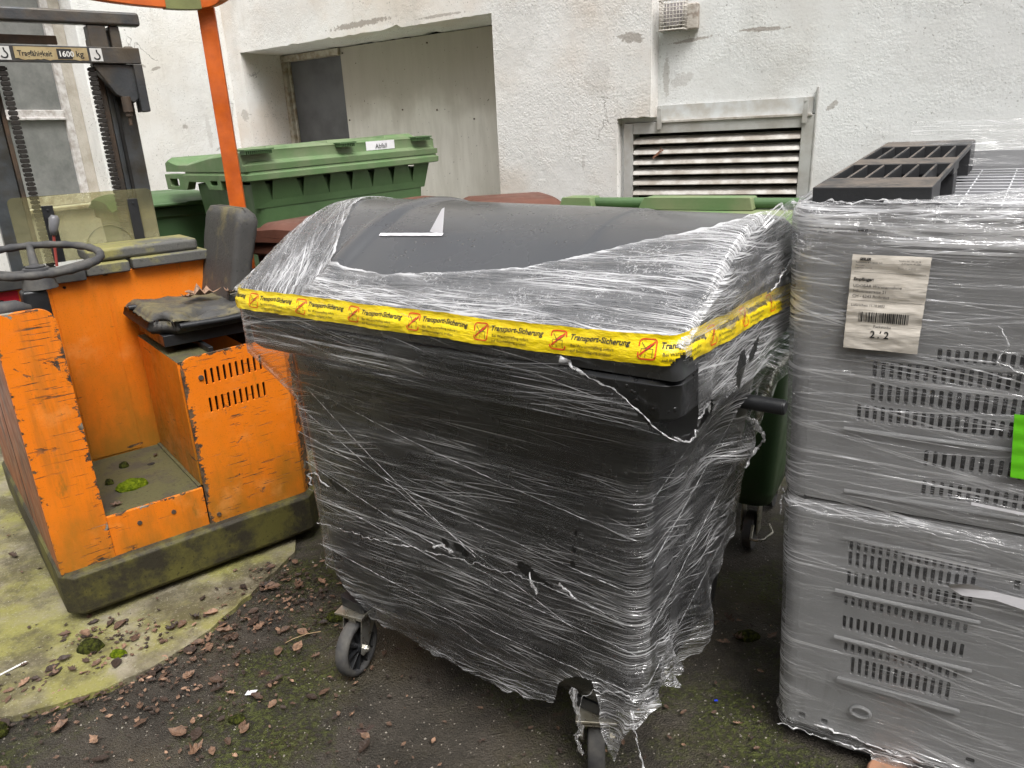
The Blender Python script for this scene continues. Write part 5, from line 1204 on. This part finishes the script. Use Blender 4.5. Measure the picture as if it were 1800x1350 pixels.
# two-wheeled bins
def small_bin(name, label, x, y, zb, yw, m, ht=1.14, wd=.58, dp=.70, open_=0, lm=None, group=None):
    e = empty(name, label, 'wheelie bin', (x, y, zb), yw, group)
    bm = BM(); loft(bm, [(.06, -wd*.38, wd*.38, -dp*.30, dp*.34, .03), (.4, -wd*.42, wd*.42, -dp*.36, dp*.38, .03), (ht-.14, -wd*.46, wd*.46, -dp*.44, dp*.42, .04), (ht-.13, -wd*.5, wd*.5, -dp*.47, dp*.45, .04), (ht-.075, -wd*.5, wd*.5, -dp*.47, dp*.45, .04)]); obj('body', bm, m, e, bevel=.004)
    bm = BM(); prv = None
    LPs = [(-.50, ht-.072), (-.505, ht-.045), (-.47, ht-.030), (-.40, ht-.022), (-.36, ht-.004), (-.20, ht+.012), (.10, ht+.018), (.28, ht+.010), (.34, ht-.012), (.42, ht-.020), (.47, ht-.035), (.49, ht-.072)]
    for k in range(25):
        s = k/24; xx = (s-.5)*wd*1.06; e_ = min(s, 1-s); dz = -.03*max(0, 1-e_/.12)**1.5
        row = [bm.verts.new((xx, yy*dp, zz+(dz if zz > ht-.06 else 0)+open_*(.5-yy)*dp)) for yy, zz in LPs]
        if prv: [bm.faces.new((prv[i], row[i], row[i+1], prv[i+1])) for i in range(len(LPs)-1)]
        else: bm.faces.new(row)
        prv = row
    bm.faces.new(prv[::-1]); l = obj('lid', bm, lm or m, e, bevel=.003)
    bm = BM(); box(bm, -wd*.2, wd*.2, -dp*.56, -dp*.50, ht-.062, ht-.046); obj('lid_grip', bm, lm or m, l, bevel=.005)
    bm = BM(); cyl(bm, (-wd*.45, dp*.50, ht-.06), (wd*.45, dp*.50, ht-.06), .016, n=14); obj('handle_bar', bm, m, e)
    for sx in (-1, 1): bm = BM(); cyl(bm, (sx*wd*.44, dp*.36, .10), (sx*wd*.52, dp*.36, .10), .10, n=28); obj('wheel', bm, 'rubber', e, bevel=.006)
    return e
grp = None
small_bin('wheelie_bin', 'small green wheelie bin left of the large green container, behind the mast', -2.36, 5.12, .22, R(40), 'green_dark', 1.24, .62, .62, lm='green')
small_bin('wheelie_bin', 'brown wheelie bin with raised dished lid between the seat and the large green container', -.86, 3.66, .22, R(62), 'brown', 1.165, .56, .60)
small_bin('wheelie_bin', 'brown wheelie bin whose lid shows behind the middle of the dark domed lid', .03, 4.05, .22, R(14), 'brown', 1.192, .46, .62)
small_bin('wheelie_bin', 'brown wheelie bin barely showing behind the dark lid, right of the large green container', -.46, 4.02, .22, R(60), 'brown', 1.20, .34, .5)

# ================================================================== LITTER
def leaf_geo(V_, F_, p, size, yw, curl, tilt, kind=0, seed=0):
    b = len(V_); r_ = random.Random(seed); n_ = 9; q = Matrix.Rotation(yw, 3, 'Z') @ Matrix.Rotation(tilt, 3, 'X')
    if kind == 0: shp = [(s, .42*math.sin(math.pi*s**.8)*(1+.18*r_.uniform(-1, 1))) for s in np.linspace(0, 1, n_)]
    else: shp = [(s, (.48 if k % 2 else .26)*math.sin(math.pi*min(1, s+.08))*(1+.2*r_.uniform(-1, 1))) for k, s in enumerate(np.linspace(0, 1, n_))]
    for s, wd in shp:
        for side in (-1, 0, 1):
            x = (s-.5)*size; y = side*wd*size*.62; z = curl*size*((side*wd)**2*2.2+(s-.5)**2*1.3)+.002*r_.uniform(0, 1)
            V_.append(tuple(Vector(p)+q @ Vector((x, y, z+.001))))
    for i in range(n_-1):
        for k in (0, 1): F_.append((b+i*3+k, b+i*3+k+1, b+i*3+k+4, b+i*3+k+3))
lt = NT('dead_leaves'); o = lt.obj(); rc = lt.n('Attribute', {'attribute_name': 'tone'}).outputs['Fac']
cr = lt.n('ValToRGB', Fac=rc); el = cr.color_ramp.elements; el[0].color = (.025, .018, .014, 1); el[1].color = (.42, .26, .17, 1)
for ps, cc in ((.35, (.045, .030, .022, 1)), (.55, (.12, .070, .045, 1)), (.8, (.25, .15, .095, 1))): e_ = el.new(ps); e_.color = cc
c = lt.mix(lt.ramp(lt.noise(o, 90, 4), .4, .7, 0, .6), cr.outputs[0], (.04, .025, .018))
lt.fin(lt.bsdf(c, .6, lt.bump(lt.noise(o, 150, 3), .002, 1.), spec=.4)); MT['leaves'] = lt.m
def tone(me, per, vals):
    at = me.attributes.new('tone', 'FLOAT', 'POINT'); at.data.foreach_set('value', np.repeat(np.array(vals, float), per))
spots = [(-.95, 2.62, .16, 90), (-.86, 2.50, .14, 70), (-1.10, 2.36, .14, 90), (-1.30, 2.22, .12, 80), (-1.48, 2.30, .12, 60), (-1.62, 2.36, .10, 45), (-1.55, 2.05, .12, 50), (-1.25, 2.10, .16, 80), (-1.05, 2.02, .18, 70), (-1.75, 2.02, .2, 40), (.76, 2.25, .10, 30), (-2.5, 3.2, .5, 80), (-1.05, 1.85, .22, 50), (-.7, 2.3, .25, 60), (.1, 1.75, .4, 40), (-.6, 1.85, .3, 50), (.55, 1.8, .25, 30), (-1.8, 1.9, .3, 50)]
spots += [(x, y, .05, 22) for x, y in edge[1:12]]
V_, F_, T_ = [], [], []; k = 0
for x, y, s, cnt in spots:
    for q in range(int(cnt*1.25)):
        px, py = x+rnd.gauss(0, s), y+rnd.gauss(0, s*.7); sz = rnd.uniform(.006, .026)*(rnd.uniform(1.5, 3.0) if rnd.random() < .20 else 1)
        inslab = False
        z = gh(px, py)+.004+(.012 if (px+2.3)**2/1.7+(py-3.1)**2/1.45 < 1 else 0)+rnd.uniform(0, .006)
        leaf_geo(V_, F_, (px, py, z), sz, rnd.uniform(0, 6.3), rnd.uniform(.05, .45), rnd.uniform(-.3, .3), rnd.random() < .3, k); T_.append(rnd.betavariate(1.5, 1.9)); k += 1
ll = pyobj('leaf_litter', V_, F_, 'leaves', smooth=False); tone(ll.data, 27, T_); tag(ll, 'small crumbled brown leaf litter scattered over asphalt and slab', 'leaf litter', kind='stuff')
V_, F_, T_ = [], [], []
for q in range(5200):
    px, py = rnd.uniform(-2.3, 1.1), rnd.uniform(1.25, 3.2); r = rnd.uniform(.0012, .0038)*(1.6 if rnd.random() < .05 else 1)
    b = len(V_); z = gh(px, py)-.004+(.016 if (px+2.3)**2/1.5+(py-3.1)**2/1.35 < 1 else 0)
    V_ += [(px+r*rnd.uniform(.6, 1.2)*math.cos(a), py+r*rnd.uniform(.6, 1.2)*math.sin(a), z) for a in (0, 1.57, 3.14, 4.71)]+[(px+.3*r, py, z+r*1.1)]
    F_ += [(b, b+1, b+4), (b+1, b+2, b+4), (b+2, b+3, b+4), (b+3, b, b+4)]; T_.append(rnd.random()**2*.95)
gv = pyobj('grit', V_, F_, None); gv.data.materials.append(None)
gt = NT('grit_mineral'); rc = gt.n('Attribute', {'attribute_name': 'tone'}).outputs['Fac']; gt.fin(gt.bsdf(gt.mix(rc, (.05, .043, .035), (.42, .38, .32)), .8)); gv.data.materials.clear(); gv.data.materials.append(gt.m); tone(gv.data, 5, T_)
tag(gv, 'loose grit and crumbs on the yard ground', 'grit', kind='stuff')
# single leaves one can point at
LV = [(525, 1030, -.927, 2.641, .075, .6, 'large reddish curled leaf beside the slab edge nearest the dark container'), (397, 1122, -1.12, 2.32, .075, .68, 'orange-brown leaf lying on the slab edge below the skirt'),
      (345, 1320, -1.018, 1.783, .065, .78, 'pale brown leaf near the lower left corner on bare ground'), (165, 1302, -1.365, 1.848, .055, .85, 'tan oval leaf on mossy ground at the lower left'), (1272, 1135, .70, 2.15, .05, .6, 'orange leaf on the ground between the two wrapped stacks'),
      (1300, 1130, .755, 2.17, .05, .55, 'dark orange leaf beside moss between the two wrapped stacks'), (1290, 1090, .76, 2.27, .06, .45, 'brown leaf farthest back between the wrapped stacks'), (105, 1280, -1.50, 1.90, .065, .68, 'long crumpled tan leaf below the slab rim'),
      (620, 1258, -.56, 1.90, .028, .85, 'small golden leaf in front of the left caster'), (1300, 1282, .64, 1.78, .03, .7, 'small brown leaf near the grey crates'), (500, 1110, -.903, 2.344, .05, .5, 'flat brown leaf lying between slab and left caster'),
      (290, 1100, -1.33, 2.37, .05, .25, 'dark wet leaf under the front edge of the skirt'), (320, 1085, -1.27, 2.42, .06, .15, 'blackish curled leaf beneath the skirt middle'), (110, 1165, -1.66, 2.22, .05, .3, 'dull brown leaf on the yellow slab at far left'), (135, 1190, -1.60, 2.16, .045, .45, 'brown torn leaf on the slab below the moss lump'),
      (20, 985, -2.30, 2.95, .06, .4, 'brown leaf on the slab at the left edge'), (700, 1140, -.50, 2.18, .03, .5, 'small leaf right of the left caster'), (245, 1245, -1.28, 1.98, .045, .6, 'reddish leaf fragment on moss by the slab edge'), (560, 1150, -.75, 2.19, .035, .55, 'curled leaf just left of the left caster')]
for i, (a_, b_, x, y, sz, tn, lb_) in enumerate(LV):
    V_, F_ = [], []; leaf_geo(V_, F_, (0, 0, 0), sz, rnd.uniform(0, 6.3), rnd.uniform(.3, .9), rnd.uniform(-.3, .3), i % 3 != 1, 500+i)
    q = pyobj('dead_leaf', V_, F_, 'leaves', loc=(x, y, gh(x, y)+.004+(.02 if i in (1, 11, 12, 13, 14, 15) else 0))); tone(q.data, 27, [tn]); tag(q, lb_, 'leaf', 'single dead leaves on the ground')
for i, (a, b_, sz, tn, lb_) in enumerate([(.80, .36, .15, .86, 'large crumpled tan leaf lying on the torn seat'), (.90, .30, .11, .78, 'smaller brown leaf at the right of the torn seat'), (.72, .33, .08, .95, 'pale leaf fragment at the left of the pile on the seat')]):
    V_, F_ = [], []; leaf_geo(V_, F_, (0, 0, 0), sz, 1.1*i+.5, .5, .12, 1, 900+i); p = TO+Matrix.Rotation(yt, 3, 'Z') @ Vector((a, b_, 1.128+.003*i)); q = pyobj('dead_leaf', V_, F_, 'leaves', loc=p); tone(q.data, 27, [tn]); tag(q, lb_, 'leaf', 'leaves on the torn seat')
for i, (a, b_, sz, tn, lb_) in enumerate([(.25, .10, .05, .55, 'reddish leaf on the mossy floor plate beside the moss cushion'), (.50, .52, .035, .4, 'brown leaf at the back right of the floor plate')]):
    V_, F_ = [], []; leaf_geo(V_, F_, (0, 0, 0), sz, 1.1*i+.5, .5, .12, 1, 920+i); p = TO+Matrix.Rotation(yt, 3, 'Z') @ Vector((a, b_, .402)); q = pyobj('dead_leaf', V_, F_, 'leaves', loc=p); tone(q.data, 27, [tn]); tag(q, lb_, 'leaf', 'leaves on the floor plate')
# moss lumps
def moss(p, rx, ry, rz, m, label, seed, rot=0):
    bm = BM(); bmesh.ops.create_icosphere(bm, subdivisions=5, radius=1)
    for v in bm.verts:
        c_ = v.co.copy(); f_ = 1+.14*fbm(c_.x*1.6+seed, c_.y*1.6, c_.z*1.6, 3)+.05*fbm(c_.x*9, c_.y*9+seed, c_.z*9, 2); v.co = Vector((c_.x*rx*f_, c_.y*ry*f_, max(-.15, c_.z)*rz*f_))
    q = obj('moss_cushion', bm, m, smooth=True, loc=p, rz=rot); tag(q, label, 'moss', 'moss cushions')
t = NT('bright_moss'); o = t.obj()
c = t.mix(t.ramp(t.noise(o, 60, 5, .7), .35, .65), (.055, .085, .004), (.17, .22, .010)); t.fin(t.bsdf(c, .95, t.bump(t.noise(o, 220, 4, .8), .006, 1.), spec=.1)); MT['moss1'] = t.m
t = NT('dark_moss'); o = t.obj()
c = t.mix(t.ramp(t.noise(o, 70, 5, .7), .4, .65), (.020, .022, .008), (.075, .085, .015)); t.fin(t.bsdf(c, .95, t.bump(t.noise(o, 160, 4, .8), .008, 1.), spec=.1)); MT['moss2'] = t.m
def onfloor(a, b, z): return TO+Matrix.Rotation(yt, 3, 'Z') @ Vector((a, b, z))
moss(onfloor(.335, .245, .400), .062, .040, .032, 'moss1', 'bright green moss cushion on the floor plate of the forklift', 1, yt)
moss(onfloor(.27, .35, .399), .018, .016, .022, 'moss2', 'dark moss lump left behind the bright cushion on the floor plate', 2)
moss(onfloor(.36, .50, .399), .022, .02, .022, 'moss2', 'dark moss lump farthest back on the floor plate', 3)
moss((-1.60, 2.28, .014), .045, .035, .035, 'moss2', 'dark olive moss lump on the slab below the skirt corner', 4)
moss((-1.475, 2.235, .012), .030, .020, .024, 'moss1', 'small yellow-green moss pad on dark debris by the slab rim', 5)
moss((.80, 2.19, 0), .045, .03, .02, 'moss2', 'flat moss pad between the two wrapped stacks', 6)
moss((-1.70, 1.90, 0), .03, .03, .03, 'moss2', 'dark moss lump at the lower left edge', 7)
moss((-.935, 1.905, 0), .028, .018, .014, 'moss2', 'brownish moss crumb on bare ground right of the white scrap', 8)
moss((-.72, 2.42, 0), .04, .03, .022, 'moss2', 'dark earth and moss clod near the slab, left of the container', 9)
bm = BM(); plate(bm, [(-.018, -.010), (.017, -.012), (.020, .010), (-.016, .012)], [], .0008, lambda a, b, d: Vector((a, b, .012+.003*math.sin(a*90)+d))); q = obj('paper_scrap', bm, 'paper', loc=(-.925, 2.018, gh(-.925, 2.018)-.006), rz=-.1); tag(q, 'small white paper scrap on the bare ground', 'paper')
bm = BM(); plate(bm, [(-.05, -.004), (.05, -.004), (.048, .005), (-.05, .003)], [], .002, lambda a, b, d: Vector((a, b, .0165+d+a*.05))); q = obj('plastic_strip', bm, 'white_ink', loc=(-1.83, 2.18, 0), rz=.8); tag(q, 'thin white plastic strip lying on the slab at the left edge', 'strip')
bm = BM(); tube(bm, [(-.06, 0, .01), (-.03, .012, .012), (.02, .02, .014), (.07, .018, .012)], .0016, 6); q = obj('twig', bm, mat_simple('dry_twig', (.34, .24, .13), .8), loc=(-.82, 2.28, 0), rz=.3); tag(q, 'thin curved dry twig left of the left caster', 'twig')
bm = BM(); plate(bm, [(-.006, -.003), (.006, -.004), (.005, .004), (-.005, .003)], [], .001, lambda a, b, d: Vector((a, b, .006+d))); q = obj('plastic_chip', bm, mat_simple('blue_plastic', (.02, .05, .6), .4), loc=(.60, 1.88, gh(.60, 1.88))); tag(q, 'tiny blue plastic chip on the ground between the stacks', 'plastic chip')
bm = BM(); loft(bm, [(.0, -.055, .055, -.055, .055, .054), (.045, -.06, .06, -.06, .06, .0595), (.052, -.056, .056, -.056, .056, .0555)], nx=1, ny=1, k=12); q = obj('clay_block', bm, mat_simple('dirty_terracotta', (.34, .17, .10), .85, col2=(.18, .12, .08), scale=20, bump=.002), loc=(.985, 1.545, -.01), bevel=.004); tag(q, 'round reddish clay block at the foot of the grey crates', 'clay block')
bm = BM(); tube(bm, [(-.05, -.004, .0), (-.03, -.012, .02), (-.01, -.01, .035), (.0, -.015, .06)], [.004, .003, .003, .002], 6)
for k in range(6): box(bm, -.05+.01*k, -.04+.01*k, -.014, -.004, .008*k-.004, .008*k+.006)
q = obj('dry_leaf_tangle', bm, 'leaf_red'); q.location = A0+Matrix.Rotation(yaw3, 3, 'Z') @ Vector((.02, -.03, 1.565)); q.rotation_euler = (0, 0, yaw3); tag(q, 'dry leaf crumbs caught in cobweb on the louvre slats', 'leaf')
